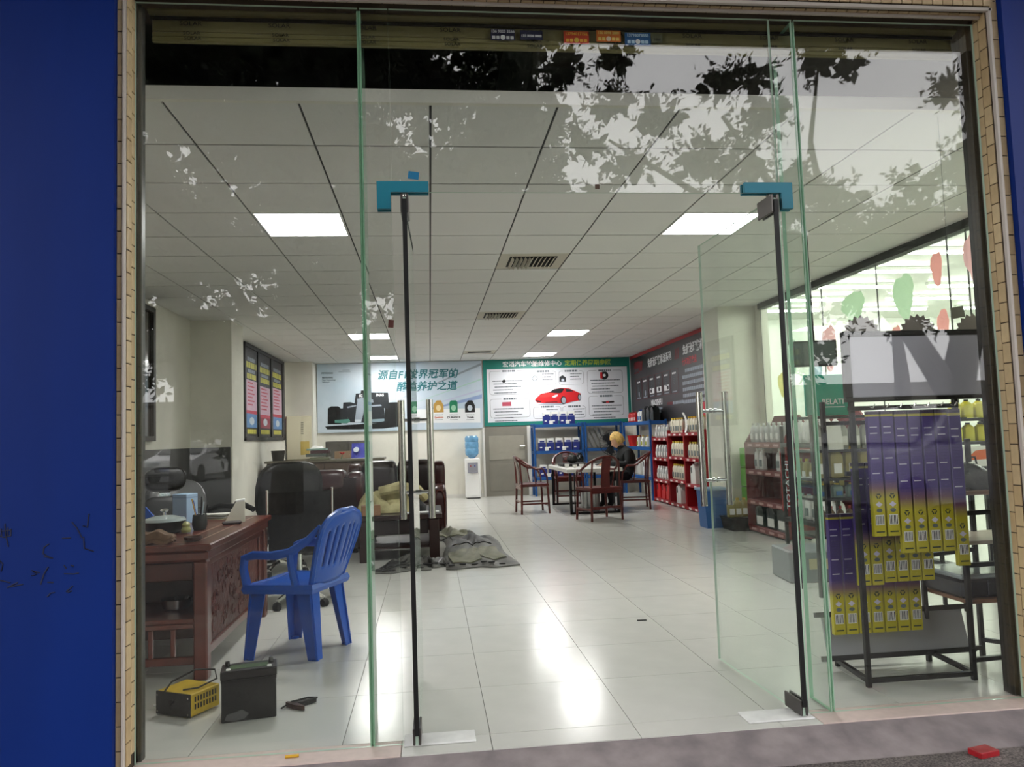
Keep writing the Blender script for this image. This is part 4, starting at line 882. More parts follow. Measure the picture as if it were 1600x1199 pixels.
# things on the table
t = thing('tea_tray', 'black tray with a teapot on the white table', 'tray', (2.3, 12.35, .672))
part('tray', MB().rbox(-.2,-.25,0,.2,.25,.05,.01), black_matte, t); part('teapot', MB().lathe([(.05,.05),(.085,.08),(.09,.12),(.06,.17),(.02,.18),(.015,.21),(0,.215)],14), black_b, t, True)
part('spout', MB().tube([(.08,0,.1),(.13,0,.13),(.15,0,.17)],.013,6), black_b, t); part('handle', MB().tube([(-.08,0,.16),(-.14,0,.15),(-.14,0,.1),(-.085,0,.08)],.009,6), black_b, t)
for k, (xx, yy) in enumerate(((2.1,11.75),(2.2,11.62),(2.32,11.7),(2.14,11.95))): solo('tea_cup', MB().lathe([(.018,0),(.032,.02),(.038,.05),(.035,.05),(.028,.02),(0,.01)],12), white_b, ['white tea cup nearest the left chair','white tea cup at the front edge of the table','white tea cup at the front right','white tea cup beside the black tray'][k], 'cup', (xx, yy, .672), smooth=True, group='tea cups')
solo('kettle', MB().lathe([(.075,0),(.08,.02),(.075,.12),(.045,.17),(.03,.18),(.03,.2),(0,.205)],14), mat('kettle_dark', (40,44,46), .25, metal=.6), 'dark kettle on the far half of the table', 'kettle', (2.5, 12.75, .672), smooth=True)
solo('steel_bin', MB().lathe([(.13,0),(.14,.01),(.15,.36),(.155,.37),(.145,.37),(.13,.02)],18), mat('bin_steel', (150,150,150), .25, metal=.9, var=.3, vscale=20, stretch=(1,1,.05)), 'steel waste bin under the white table', 'bin', (2.42, 11.6, 0), smooth=True)

# person: one skinned body, posed sitting, facing -x, looking down at a phone
def skinned(name, pts, edges, rad, m, parent, sub=2):
    me = bpy.data.meshes.new(name); me.from_pydata(pts, edges, []); me.materials.append(m)
    o = link(name, me, parent)
    md_ = o.modifiers.new('Skin', 'SKIN'); md_.use_smooth_shade = True
    for i, v in enumerate(me.skin_vertices[0].data): v.radius = rad[i] if isinstance(rad[i], tuple) else (rad[i], rad[i])
    me.skin_vertices[0].data[0].use_root = True
    s_ = o.modifiers.new('Subdivision', 'SUBSURF'); s_.levels = s_.render_levels = sub
    dg_ = bpy.context.evaluated_depsgraph_get(); m2 = bpy.data.meshes.new_from_object(o.evaluated_get(dg_)); m2.name = name
    for p_ in m2.polygons: p_.use_smooth = True
    o.modifiers.clear(); o.data = m2; m2.materials.clear(); m2.materials.append(m); return o
skin_m = mat('skin', (206,160,132), .5); jacket = mat('jacket_black', (20,22,24), .8, var=.2, vscale=20); trousers = mat('trousers_dark', (26,28,34), .8); hair = mat('hair_blond', (196,162,92), .55, var=.3, vscale=40, bump=.4, bscale=120)
# x forward is -X; coordinates local to the hip point on the seat
P = thing('person', 'person with short blond hair in a black jacket, bent over a phone at the table', 'person', (3.12, 11.8, 0), R(4))
pts = [(0,0,.55),(-.02,0,.68),(-.05,0,.80),(-.1,0,.9),(-.13,0,.96),(-.16,0,1.0),            # pelvis..neck 0-5
       (-.08,-.16,.88),(-.12,-.22,.70),(-.34,-.13,.71),(-.42,-.09,.71),                       # near arm 6-9
       (-.08,.16,.88),(-.14,.22,.70),(-.34,.1,.71),(-.42,.07,.71),                            # far arm 10-13
       (-.08,-.09,.53),(-.4,-.1,.5),(-.36,-.1,.1),(-.46,-.1,.05),                             # near leg 14-17
       (-.08,.09,.53),(-.4,.11,.5),(-.42,.11,.1),(-.52,.11,.05)]                              # far leg 18-21
edg = [(0,1),(1,2),(2,3),(3,4),(4,5),(3,6),(6,7),(7,8),(8,9),(3,10),(10,11),(11,12),(12,13),(0,14),(14,15),(15,16),(16,17),(0,18),(18,19),(19,20),(20,21)]
rad = [(.13,.14),(.12,.14),(.12,.15),(.1,.13),(.06,.065),.05,.07,.055,.042,.032,.07,.055,.042,.032,.09,.07,.05,.04,.09,.07,.05,.04]
body = skinned('body', pts, edg, rad, jacket, P)
# trousers and shoes by height on the same continuous skin
body.data.materials.append(trousers); body.data.materials.append(skin_m); body.data.materials.append(black_matte)
for p_ in body.data.polygons:
    c_ = p_.center
    if c_.z < .585: p_.material_index = 1
    if c_.z < .09: p_.material_index = 3
    if c_.x < -.385 and c_.z > .62: p_.material_index = 2
    if c_.z > .985: p_.material_index = 2
# head: tilted down
hm_ = Matrix.Translation((-.2,0,1.06)) @ Matrix.Rotation(R(-24),4,'Y')
def headfn(a, b):
    t_ = PI*b; ph = 2*PI*a; sx_, sy_, sz_ = .095, .075, .118
    x_, y_, z_ = sx_*math.sin(t_)*math.cos(ph), sy_*math.sin(t_)*math.sin(ph), sz_*math.cos(t_)
    if z_ < 0: x_ *= 1+.18*z_/sz_ if x_ > 0 else 1; y_ *= 1+.35*z_/sz_
    if x_ < 0 and z_ < -.02: x_ *= 1.02
    return (x_, y_, z_)
part('head', MB().grid(headfn, 20, 14, T=hm_), skin_m, P, True)
part('nose', MB().add([(-.09,-.012,-.03),(-.09,.012,-.03),(-.118,0,-.03),(-.092,0,.02)], [(0,1,2),(0,2,3),(1,2,3),(0,1,3)], hm_), skin_m, P)
part('mouth', MB().rbox(-.094,-.02,-.062,-.086,.02,-.055,.002, T=hm_), mat('lips', (160,90,84), .5), P)
for s_ in (-1,1):
    part('eye', MB().lathe([(0,-.006),(.008,-.003),(.009,0),(.008,.003),(0,.006)],8,c=(-.083,s_*.03,.008),T=hm_), mat('eye_dark', (30,24,22), .3), P); part('ear', MB().rbox(-.012,s_*.073-.006,-.03,.016,s_*.073+.006,.022,.005,T=hm_), skin_m, P)
def hairfn(a, b):
    t_ = PI*.62*b; ph = 2*PI*a; k_ = 1.12+.05*math.sin(9*ph)*math.sin(t_)
    if math.cos(ph) < -.45: t_ *= .62
    return (.1*k_*math.sin(t_)*math.cos(ph)+.008, .083*k_*math.sin(t_)*math.sin(ph), .13*k_*math.cos(t_)+.004)
part('hair', MB().grid(hairfn, 40, 12, T=hm_), hair, P, True)
part('collar', MB().lathe([(.06,.93),(.075,.955),(.068,.985),(.058,.98)],14,c=(-.14,0,0)), jacket, P, True)
for s_ in (-1,1):
    bx_ = -.42; by_ = -.09 if s_ < 0 else .07
    fp = [(bx_,by_,.71),(bx_-.05,by_+.0,.705)]; fe = [(0,1)]; fr_ = [.026,.02]
    for q in range(4):
        fp += [(bx_-.075,by_+(q-1.5)*.018,.7-.004*abs(q-1.5)),(bx_-.105,by_+(q-1.5)*.018,.69),(bx_-.118,by_+(q-1.5)*.016,.7)]; n0 = len(fp)-3; fe += [(1,n0),(n0,n0+1),(n0+1,n0+2)]; fr_ += [.009,.0085,.007]
    fp += [(bx_-.03,by_-s_*.035,.712),(bx_-.06,by_-s_*.045,.715)]; fe += [(0,len(fp)-2),(len(fp)-2,len(fp)-1)]; fr_ += [.01,.008]
    skinned('hand', fp, fe, fr_, skin_m, P, 1)
solo('phone', MB().rbox(-.037,-.075,-.004,.037,.075,.004,.003), black_matte, 'black phone in the hands of the seated person', 'phone', (2.6, 11.78, .712), rot=(0, R(-25), 0))
#---PART6---
# ------------------------------------------------------------------ goods behind the right door leaf
maroon = mat('shelf_maroon', (112,30,30), .4, var=.08, vscale=3)
t = thing('maroon_shelf', 'low maroon display shelf on castors behind the right door leaf', 'shelf unit', (3.65, 7.66, 0))
for yy in (0,.94): part('side_panel', MB().prism([(0,.06),(.34,.06),(.34,1.2),(.12,1.2),(0,1.02)], yy, yy+.02, 'y'), maroon, t)
part('back_panel', MB().box(.32,.02,.06,.34,.94,1.22), maroon, t); part('header', MB().prism([(.05,1.2),(.91,1.2),(.78,1.32),(.2,1.32)], .3, .32, 'x'), maroon, t)
for z in (1.03,.72,.38,.08):
    s_ = part('shelf', MB().rbox(0,.02,z-.06,.32,.94,z-.002,.004), maroon, t)
    for q in range(4): part('price_tag', MB().box(-.002,.08+q*.22,z-.045,0,.2+q*.22,z-.02), mat('tag_pink', (190,150,146), .5), s_)
for yy in (.06,.9):
    for xx in (.05,.28): part('caster', MB().cyl((xx,yy-.012,.028),(xx,yy+.012,.028),.028,n=12), black_matte, t)
P_wh = bottle_proto(white_b, white_c, lab_grey, .24, .1, .07); P_wh2 = bottle_proto(white_b, white_c, lab_white, .24, .1, .07); P_dg = jug_proto(green_b, black_c, .27, .2, .13, lab_white)
def row_u(x, ylist, z, proto, name, label, cat, rz=-PI/2):
    for yy in ylist: put(proto, name, label, cat, (x, yy, z), rz+random.uniform(-.06,.06), label[:60])
row_u(3.74, [7.75+.13*k for k in range(7)], 1.03, P_sil, 'oil_bottle', 'white oil bottle in the top row of the low maroon shelf', 'bottle')
row_u(3.74, [7.78,7.9,8.33,8.46], .72, P_wh, 'oil_bottle', 'white oil bottle on the second tier of the maroon shelf', 'bottle')
row_u(3.76, [7.85,8.12,8.4], .08, P_dg, 'oil_jug', 'dark green jug on the bottom of the low maroon shelf', 'jug')
# dark shelf in front of it
t = thing('dark_shelf', 'dark display shelf with a red end panel beside the partition', 'shelf unit', (3.5, 6.35, 0))
for yy in (0,1.0): part('post', MB().box(0,yy,0,.03,yy+.03,1.2), black_metal, t); part('post', MB().box(.36,yy,0,.39,yy+.03,1.2), black_metal, t)
part('end_panel', MB().box(0,1.035,.35,.38,1.05,.95), mat('panel_red', (176,20,26), .4), t); part('back_panel', MB().box(.37,.03,.1,.385,1.0,1.25), maroon, t); part('header', MB().prism([(.05,1.2),(.95,1.2),(.8,1.33),(.2,1.33)], .36, .38, 'x'), maroon, t)
for z in (1.03,.66,.3): part('shelf', MB().rbox(0,.0,z-.04,.38,1.03,z-.002,.004), black_metal, t)
tt = text('TOTACHI', .11, wht, t, .17, .66, 1.052, rot=PI/2, name='lettering'); tt.location = (-.003, .9, .62); tt.rotation_euler = (PI/2, R(-90), -PI/2)
row_u(3.6, [6.48+.13*k for k in range(7)], 1.03, P_wh2, 'oil_bottle', 'white oil bottle in the top row of the dark shelf by the partition', 'bottle')
P_ol = bottle_proto(olive_b, yellow_c, lab_white, .22, .1, .08); P_gd = bottle_proto(gold_b, red_c, lab_white, .23, .09, .08)
row_u(3.6, [6.48+.14*k for k in range(6)], .66, P_ol, 'oil_bottle', 'olive oil bottle in the middle row of the dark shelf', 'bottle')
row_u(3.6, [6.48+.14*k for k in range(6)], .3, P_wh, 'oil_bottle', 'white oil bottle in the bottom row of the dark shelf', 'bottle')
# black gondola facing the street
t = thing('black_gondola', 'black metal shelf of bottles under a green sign board', 'shelf unit', (3.01, 5.3, 0))
for xx in (-.33,.33):
    for yy in (-.16,.16): part('post', MB().box(xx-.014,yy-.014,0,xx+.014,yy+.014,1.27), black_metal, t)
for z in (1.26,1.02,.82,.68,.42): part('shelf', MB().box(-.33,-.16,z-.02,.33,.16,z-.002), black_metal, t)
def row_x(y, xs_, z, proto, name, label, cat):
    for xx in xs_: put(proto, name, label, cat, (xx, y, z), random.uniform(-.06,.06), label[:60])
P_cl = bottle_proto(mat('bottle_grey', (176,178,170), .3), white_c, lab_white, .2, .08, .07); P_sp = bottle_proto(white_b, white_c, lab_white, .16, .09, .06, 'x'); P_tl = bottle_proto(mat('bottle_tealgrey', (110,130,124), .3), yellow_c, lab_blue, .1, .08, .06, 'x')
P_br = bottle_proto(mat('bottle_brown', (92,66,44), .3), red_c, None, .2, .05, .05)
row_x(5.2, [2.75+.09*k for k in range(6)], 1.02, P_cl, 'spray_bottle', 'grey bottle in the upper row of the black metal shelf', 'bottle')
row_x(5.2, [2.76+.11*k for k in range(5)], .82, P_ol, 'oil_bottle', 'olive bottle in the second row of the black metal shelf', 'bottle')
row_x(5.2, [2.76+.11*k for k in range(5)], .68, P_tl, 'small_bottle', 'small blue labelled bottle on the black metal shelf', 'bottle')
row_x(5.2, [2.75+.068*k for k in range(8)], .42, P_br, 'additive_bottle', 'slim brown bottle with a red cap on the black metal shelf', 'bottle')
solo('leaflet', MB().box(-.055,-.002,0,.055,.002,.2), lab_white, 'white leaflet leaning before the grey bottles on the black shelf', 'leaflet', (2.84, 5.12, 1.02), rot=(R(-8), 0, 0))
t = thing('green_sign', 'teal green sign board standing on the black metal shelf', 'sign', (2.88, 5.28, 1.262))
part('board', MB().rbox(-.17,-.008,0,.17,.008,.3,.004), mat('sign_teal', (30,150,128), .4), t); text('BELATI', .055, wht, t, .04, .1, -.0095, bold=.001, stand=True); part('print_line', MB().box(-.05,-.009,.06,.13,-.008,.066), wht, t)
t = thing('grey_crate', 'grey step box with a paper label under the maroon shelf row', 'box', (2.97, 5.82, 0), R(-6))
part('box', MB().rbox(-.25,-.2,0,.25,.2,.24,.01), mat('crate_grey', (120,124,128), .5), t); part('paper_label', MB().box(-.1,-.203,.1,.06,-.2,.18), mat('label_cream', (200,190,150), .5), t)
t = thing('hung_monitor', 'black flat monitor on a bracket above the green sign', 'monitor', (2.98, 5.6, 1.75), R(-12))
part('casing', MB().rbox(-.16,-.02,-.1,.16,.02,.1,.006), black_metal, t); part('screen', MB().box(-.145,-.023,-.085,.145,-.02,.085), mat('screen_grey', (70,78,76), .2), t); part('bracket', MB().cyl((.0,.02,0),(.0,.06,.99),.012), black_metal, t)
# stuff by the pier
t = thing('blue_bin', 'blue plastic bin beside the white pier', 'bin', (3.42, 9.13, 0))
part('bin_body', MB().prism([(-.12,0),(.12,0),(.15,.46),(-.15,.46)], -.13, .13, 'y'), mat('bin_blue', (44,92,150), .5), t); part('rim', MB().rbox(-.17,-.15,.45,.17,.15,.48,.006), mat('rim_blue', (120,150,180), .5), t)
t = thing('bottle_tray', 'black tray of bottles on the floor by the white pier', 'tray', (3.62, 8.8, 0))
part('tray_body', MB().prism([(-.14,0),(.14,0),(.17,.14),(-.17,.14)], -.16, .16, 'y'), black_matte, t); part('tray_rim', MB().rbox(-.18,-.17,.14,.18,.17,.155,.003), black_metal, t)
row_x(8.74, [3.5,3.58,3.66,3.74], .156, P_ol, 'oil_bottle', 'olive bottle standing in the black tray by the pier', 'bottle')
t = thing('green_crate_stack', 'tall stack of bright green plastic crates by the pier', 'crate', (3.94, 9.04, .0))
for k in range(4):
    c_ = part('crate', MB().rbox(-.13,-.12,.0+.24*k,.13,.12,.232+.24*k,.01), mat('crate_green', (96,180,44), .45), t)
    for q in range(3): part('slot', MB().box(-.1,-.124,.05+.24*k+.055*q,.1,-.12,.075+.24*k+.055*q), mat('slot_green', (40,100,20), .6), c_)
# ------------------------------------------------------------------ wiper rack in the window
rk = thing('wiper_rack', 'black steel display rack with a grey header board behind the right pane', 'rack', (0, 0, 0))
def bar(a, b, r=.011): return MB().tube([a, b], r*1.3, 4)
for (xx, yy, zt) in ((1.95,3.36,1.31),(2.465,3.36,1.31),(1.98,3.68,1.31),(2.45,3.66,1.1),(2.74,3.66,1.1)): part('post', MB().rbox(xx-.011,yy-.011,0,xx+.011,yy+.011,zt,.002), black_metal, rk)
for a, b in (((1.95,3.36,.03),(2.465,3.36,.03)),((1.95,3.36,.03),(1.98,3.68,.03)),((2.465,3.36,.03),(2.45,3.66,.05)),((1.98,3.68,.05),(2.74,3.66,.05)),((2.465,3.36,.09),(2.95,3.4,.09)),((2.74,3.66,.09),(2.95,3.4,.09)),
             ((1.93,3.35,1.265),(2.47,3.35,1.265)),((1.98,3.66,1.2),(2.74,3.66,1.2)),((2.465,3.36,.52),(2.95,3.4,.52)),((2.45,3.66,.52),(2.74,3.66,.54)),((2.465,3.36,.76),(2.95,3.4,.76)),((1.95,3.44,.96),(2.465,3.44,.96)),((1.97,3.56,.72),(2.46,3.56,.72))): part('rail', bar(a, b), black_metal, rk)
hb = part('header_board', MB().rbox(1.955,3.352,1.315,2.65,3.366,1.6,.002), mat('board_lavender', (196,194,206), .4), rk)
for a in ((1.92,1.6,2.67,1.625),(1.92,1.295,2.67,1.315),(1.92,1.315,1.955,1.6),(2.65,1.315,2.67,1.6)): part('board_frame', MB().rbox(a[0],3.345,a[1],a[2],3.372,a[3],.003), black_metal, rk)
lower = MB().rbox(-.37,-.008,0,.37,.008,.2,.003)
part('foot_board', lower, mat('board_grey', (150,150,156), .4), rk, loc=(2.27,3.62,.06), rot=(R(-14),0,0)); part('foot_rail', MB().box(-.4,-.012,.19,.4,.012,.215), black_metal, rk, loc=(2.27,3.62,.06), rot=(R(-14),0,0)); part('foot_rail', MB().box(-.4,-.012,-.015,.4,.012,.01), black_metal, rk, loc=(2.27,3.62,.06), rot=(R(-14),0,0))
for k in range(7): part('hook', MB().tube([(2.02+.067*k,3.345,1.27),(2.02+.067*k,3.30,1.265),(2.02+.067*k,3.285,1.28)], .0025, 5), chrome, rk)
wood = mat('shelf_wood', (132,92,66), .45, var=.2, vscale=12, stretch=(.2,1,1)); wtop = mat('shelf_laminate', (186,176,160), .35)
for z in (.86,.63,.36):
    b = MB().rbox(2.46,3.36,z-.018,2.95,3.68,z,.002); part('wooden_shelf', b, wood if z != .63 else wtop, rk)
# wiper boxes: purple running into yellow
def wiper_mat():
    m = bpy.data.materials.new('wiper_carton'); m.use_nodes = True; nt = m.node_tree; b = nt.nodes['Principled BSDF']; b.inputs['Roughness'].default_value = .35
    tc = nt.nodes.new('ShaderNodeTexCoord'); sp = nt.nodes.new('ShaderNodeSeparateXYZ'); nt.links.new(tc.outputs['Generated'], sp.inputs[0])
    cr = nt.nodes.new('ShaderNodeValToRGB'); nt.links.new(sp.outputs['Z'], cr.inputs[0]); e = cr.color_ramp.elements
    Yl, Pu = (*srgb(184,172,26),1), (*srgb(72,50,126),1)
    e[0].position = 0; e[0].color = Yl; e[1].position = .3; e[1].color = Yl
    for ps, c in ((.38,(*srgb(120,84,96),1)),(.45,Pu),(.955,Pu),(.956,(*srgb(190,176,60),1)),(.972,(*srgb(190,176,60),1)),(.973,(*srgb(60,40,70),1)),(1,(*srgb(60,40,70),1))):
        q = e.new(ps); q.color = c
    nt.links.new(cr.outputs[0], b.inputs['Base Color']); return m
wm = wiper_mat(); pu_print = mat('print_pale', (206,200,220), .5); dk_print = mat('print_green_black', (30,50,24), .5); bar_m = mat('barcode', (150,150,160), .5)
def wiper_proto(h_):
    w_ = .0585; o = [('carton', MB().rbox(-w_/2,-.012,0,w_/2,.012,h_,.002).mesh('carton', wm))]
    f_ = -.0128
    o.append(('barcode', MB().box(-.021,f_,.052,.021,-.012,.098).mesh('barcode', lab_white)))
    bb = MB()
    for k in range(6): bb.box(-.0185+.0066*k,f_-.0004,.055,-.0185+.0066*k+(.0036 if k % 2 else .0024),f_,.095)
    o.append(('bars', bb.mesh('bars', dk)))
    o.append(('oval_mark', MB().prism(ell(0,.118,.014,.009,16), f_, -.012, 'y').mesh('oval_mark', mat('oval_grey', (90,100,96), .5))))
    o.append(('diamond_mark', MB().prism([(-.017,.145),(0,.132),(.017,.145),(0,.158)], f_, -.012, 'y').mesh('diamond_mark', pu_print)))
    rc = MB()
    for k in range(3):
        a = R(90+120*k); rc.box(-.0085,f_,-.0025,.0085,-.012,.0025, T=Matrix.Translation((.0085*math.cos(a),0,.182+.0085*math.sin(a))) @ Matrix.Rotation(-(a-PI/2)+R(0),4,'Y'))
    o.append(('recycle_mark', rc.mesh('recycle_mark', dk_print)))
    tb = MB()
    for zf, wd_ in ((.87,.036),(.82,.036),(.62,.036),(.5,.036)): tb.box(-.022,f_,h_*zf-.002,-.022+wd_,-.012,h_*zf+.003)
    o.append(('white_print', tb.mesh('white_print', pu_print)))
    tb = MB()
    for zf in (.84,.77,.75,.73,.71,.69,.67,.65,.57,.55,.53,.45,.43): tb.box(-.02,f_,h_*zf-.001,.02,-.012,h_*zf+.001)
    o.append(('small_print', tb.mesh('small_print', mat('print_dim', (60,40,110), .5))))
    o.append(('foot_print', MB().box(-.02,f_,.018,.02,-.012,.024).mesh('foot_print', dk_print)))
    return o
WP = {h_: wiper_proto(h_) for h_ in (.57,.65,.72,.6)}
def wiper(x, y, zb, h_, label, group):
    t = put(WP[h_], 'wiper_blade_box', label, 'box', (x, y, zb), random.uniform(-.03,.03), group)
    for ch in t.children:
        if ch.name.split('.')[0] in ('bars','white_print','small_print','recycle_mark'): ch['kind'] = 'stuff'
nm7 = ['first','second','third','fourth','fifth','sixth','seventh']
for k in range(7):
    h_ = .57 if k < 2 else (.65 if k < 6 else .72)
    wiper(2.02+.0665*k, 3.315, 1.25-h_, h_, 'purple and yellow wiper box, %s from the left in the front top row' % nm7[k], 'wiper boxes top row')
for k in range(6): wiper(2.0+.0635*k, 3.43, .44 if k < 2 else .45, .57, 'purple and yellow wiper box, %s from the left in the middle row' % nm7[k], 'wiper boxes middle row')
for k in range(7): wiper(1.915+.0655*k, 3.53, .195, .57, 'purple and yellow wiper box, %s from the left in the lowest row' % nm7[k], 'wiper boxes lowest row')
for k in range(3):
    pts = []
    for q in range(36):
        a = 2*PI*q/36; r_ = .098 if q % 2 else .082; pts.append((r_*math.cos(a), r_*math.sin(a)))
    solo('starburst_card', MB().prism(pts, -.001, .001, 'y'), mat('card_taupe', (150,142,134), .6), ['taupe starburst card behind the left end of the header board','taupe starburst card behind the middle of the header board','taupe starburst card behind the right end of the header board'][k], 'card', (2.04+.285*k, 3.385, 1.61))
t = thing('price_card', 'small grey card hanging on a wire above the header board', 'card', (2.62, 3.5, 1.73), R(0))
part('card', MB().box(-.035,-.001,-.028,.035,.001,.028, T=Matrix.Rotation(R(-8),4,'Y')), mat('card_grey', (110,110,98), .6), t); part('wire', MB().tube([(-.04,0,-.02),(.05,0,.012),(.2,0,.06)], .0012, 4), black_metal, t); part('drop_wire', MB().cyl((-.03,0,.02),(-.03,0,1.0),.0008,n=5), black_metal, t)
# goods on the right bay
t = thing('black_bag', 'black plastic bag on the upper wooden shelf of the rack', 'bag', (2.6, 3.52, .862))
part('bag_body', MB().grid(lambda a, b: (-.12+.26*a, -.1+.2*b, .02+.1*math.sin(PI*a)**.6*math.sin(PI*b)**.5+.012*math.sin(9*a+4*b)), 12, 9, thick=.02), mat('bag_plastic', (40,40,44), .25, bump=.3, bscale=30), t, True)
for s_ in (-.04,.05): part('handle', MB().tube([(s_-.03,0,.1),(s_-.02,0,.15),(s_+.02,0,.15),(s_+.03,0,.1)], .005, 5), black_matte, t)
put(bottle_proto(amber, black_c, None, .16, .05, .05), 'amber_bottle', 'amber bottle on the middle shelf of the rack', 'bottle', (2.55, 3.5, .632))
t = thing('plastic_tray', 'lidded clear tray of dark parts on the lowest wooden shelf', 'tray', (2.62, 3.52, .362))
part('tray_body', MB().rbox(-.17,-.14,0,.17,.14,.085,.012), mat('tray_dark', (34,38,46), .3, var=.4, vscale=30), t); part('lid', MB().rbox(-.18,-.15,.09,.18,.15,.112,.006), mat('tray_lid', (150,160,164), .15), t); part('latch', MB().rbox(.155,-.06,.05,.19,-.02,.1,.004), black_matte, t)
for k in range(4): part('divider', MB().box(-.12+.08*k,-.1415,.012,-.116+.08*k,-.139,.08), mat('divider_grey', (80,86,96), .4), t)
# yellow bottles on a black stand further back
t = thing('bottle_stand', 'small black stand of yellow bottles seen through the rack', 'stand', (3.5, 4.65, 0))
for xx in (-.18,.18):
    for yy in (-.1,.1): part('post', MB().box(xx-.01,yy-.01,0,xx+.01,yy+.01,1.25), black_metal, t)
for z in (1.21,1.06): part('shelf', MB().box(-.18,-.1,z-.02,.18,.1,z-.002), black_metal, t)
part('picture_card', MB().box(-.17,-.11,.9,.17,-.105,1.03), lab_white, t); part('car_print', MB().prism([(-.1,.96),(-.05,1.0),(.05,1.01),(.12,.98),(.12,.95),(-.09,.94)], -.112, -.11, 'y'), mat('car_orange', (210,96,40), .4), t)
P_ye = bottle_proto(yellow_b, black_c, None, .12, .07, .06, 'x')
row_x(4.6, [3.37,3.455,3.54,3.625], 1.21, P_ye, 'yellow_bottle', 'yellow bottle with a black cap on the upper stand shelf', 'bottle')
row_x(4.6, [3.37,3.455,3.54,3.625], 1.06, P_ye, 'yellow_bottle', 'yellow bottle with a black cap on the lower stand shelf', 'bottle')
solo('cigarette_pack', MB().rbox(-.045,-.03,0,.045,.03,.022,.002), mat('pack_red', (160,24,34), .4, var=.2, vscale=30), 'crushed red cigarette packet on the pavement', 'packet', (2.04, 2.76, -.064), R(12))
#---PART7---
# ------------------------------------------------------------------ left side: desk and its things
maho = mat('mahogany', (88,36,26), .3, var=.3, vscale=10, stretch=(1,.15,1), coat=.4); maho_d = mat('mahogany_dark', (62,26,20), .4, var=.25, vscale=10); carved_m = mat('carved_panel', (84,34,26), .45, bump=1.0, bscale=38, var=.3, vscale=30)
t = thing('carved_desk', 'dark mahogany desk with a carved side panel inside the left pane', 'desk', (0, 0, 0))
DX0, DX1, DY0, DY1 = -2.5, -1.13, 4.1, 5.62
part('desktop', MB().rbox(DX0,DY0,.655,DX1,DY1,.69,.006), maho, t); part('edge_moulding', MB().rbox(DX0+.02,DY0+.02,.6,DX1-.02,DY1-.02,.655,.012), maho, t)
for a in ((DX0+.05,DY0+.11,DX1-.1,DY0+.116),(DX1-.106,DY0+.11,DX1-.1,DY1-.1),(DX1-.2,DY0+.35,DX1-.195,DY1-.1)): part('inlay_line', MB().box(a[0],a[1],.6901,a[2],a[3],.6906), mat('inlay', (176,140,120), .3), t)
for (xx, yy) in ((-1.19,4.16),(-1.19,5.55),(-2.4,4.16),(-2.4,5.55)): part('leg', MB().rbox(xx-.035,yy-.035,0,xx+.035,yy+.035,.6,.008), maho, t)
part('drawer_front', MB().rbox(-2.36,4.15,.5,-1.23,4.17,.595,.006), maho_d, t); part('side_body', MB().box(-2.36,4.18,.1,-1.24,5.5,.595), maho_d, t) if False else None
part('modesty_panel', MB().box(-2.36,4.62,.1,-1.24,4.64,.6), maho_d, t)
part('open_shelf', MB().rbox(-2.36,4.14,.285,-1.22,4.62,.31,.004), maho, t); part('shelf_rail', MB().rbox(-2.36,4.135,.26,-1.225,4.165,.285,.004), maho, t); part('bottom_rail', MB().rbox(-2.36,4.135,.08,-1.225,4.165,.12,.004), maho, t)
for k in range(9): part('baluster', MB().rbox(-1.33-.11*k-.012,4.14,.12,-1.33-.11*k+.012,4.16,.26,.004), maho, t)
part('carved_panel', MB().box(-1.205,4.28,.15,-1.19,5.44,.56), carved_m, t)
rc_ = random.Random(9)
for k in range(46):
    yy, zz_ = rc_.uniform(4.34,5.38), rc_.uniform(.2,.51)
    part('carving', MB().tube([(-1.19,yy+.05*math.cos(a)*(.4+.1*q),zz_+.05*math.sin(a)*(.4+.1*q)) for q, a in [(q, q*.9+k) for q in range(6)]], .007, 5), carved_m, t)
for a in ((4.2,.1,5.52,.15),(4.2,.56,5.52,.6),(4.2,.15,4.28,.56),(5.44,.15,5.52,.56)): part('panel_frame', MB().rbox(-1.215,a[0],a[1],-1.175,a[2],a[3],.006), maho, t)
part('side_fret', MB().rbox(-1.21,4.215,.16,-1.165,4.23,.55,.003), maho_d, t)
# desk things
DZ = .6905
t = thing('tissue_packet', 'white folded tissue packet standing on the desk', 'tissue packet', (-1.27, 5.22, DZ), R(12))
part('wrap', MB().prism([(-.075,0),(.05,0),(.05,.135),(-.005,.13)], -.05, .05, 'y'), mat('tissue_white', (232,230,214), .6), t); part('top_flap', MB().prism([(-.005,.13),(.05,.135),(.05,.145),(-.005,.14)], -.052, .052, 'y'), pure_white, t)
t = thing('paper_box', 'pale blue and grey upright box on the desk', 'box', (-1.62, 5.3, DZ), R(-28)); part('box', MB().rbox(-.06,-.05,0,.06,.05,.19,.003), mat('box_paleblue', (150,176,204), .5), t); part('side_sheet', MB().box(-.0605,-.05,.0,-.06,.05,.19), mat('box_greyblue', (106,116,134), .5), t); part('lid_line', MB().box(-.061,-.051,.165,.061,.051,.168), mat('box_line', (100,120,150), .5), t)
t = thing('pan_with_lid', 'black pan with a glass lid on the desk', 'pan', (-1.56, 4.72, DZ))
part('pan_body', MB().lathe([(.085,0),(.11,.03),(.115,.065),(.12,.07),(.11,.07),(.1,.01)],24), mat('pan_black', (16,24,22), .3), t, True); part('lid', MB().lathe([(.12,.07),(.11,.085),(.06,.1),(.0,.105)],24), mat('lid_glass', (150,160,160), .1, spec=.8), t, True); part('lid_knob', MB().lathe([(.012,.105),(.012,.12),(.025,.13),(.02,.14),(0,.142)],14), chrome, t, True)
t = thing('work_gloves', 'crumpled brown work gloves at the front of the desk', 'gloves', (-1.46, 4.22, DZ), R(4))
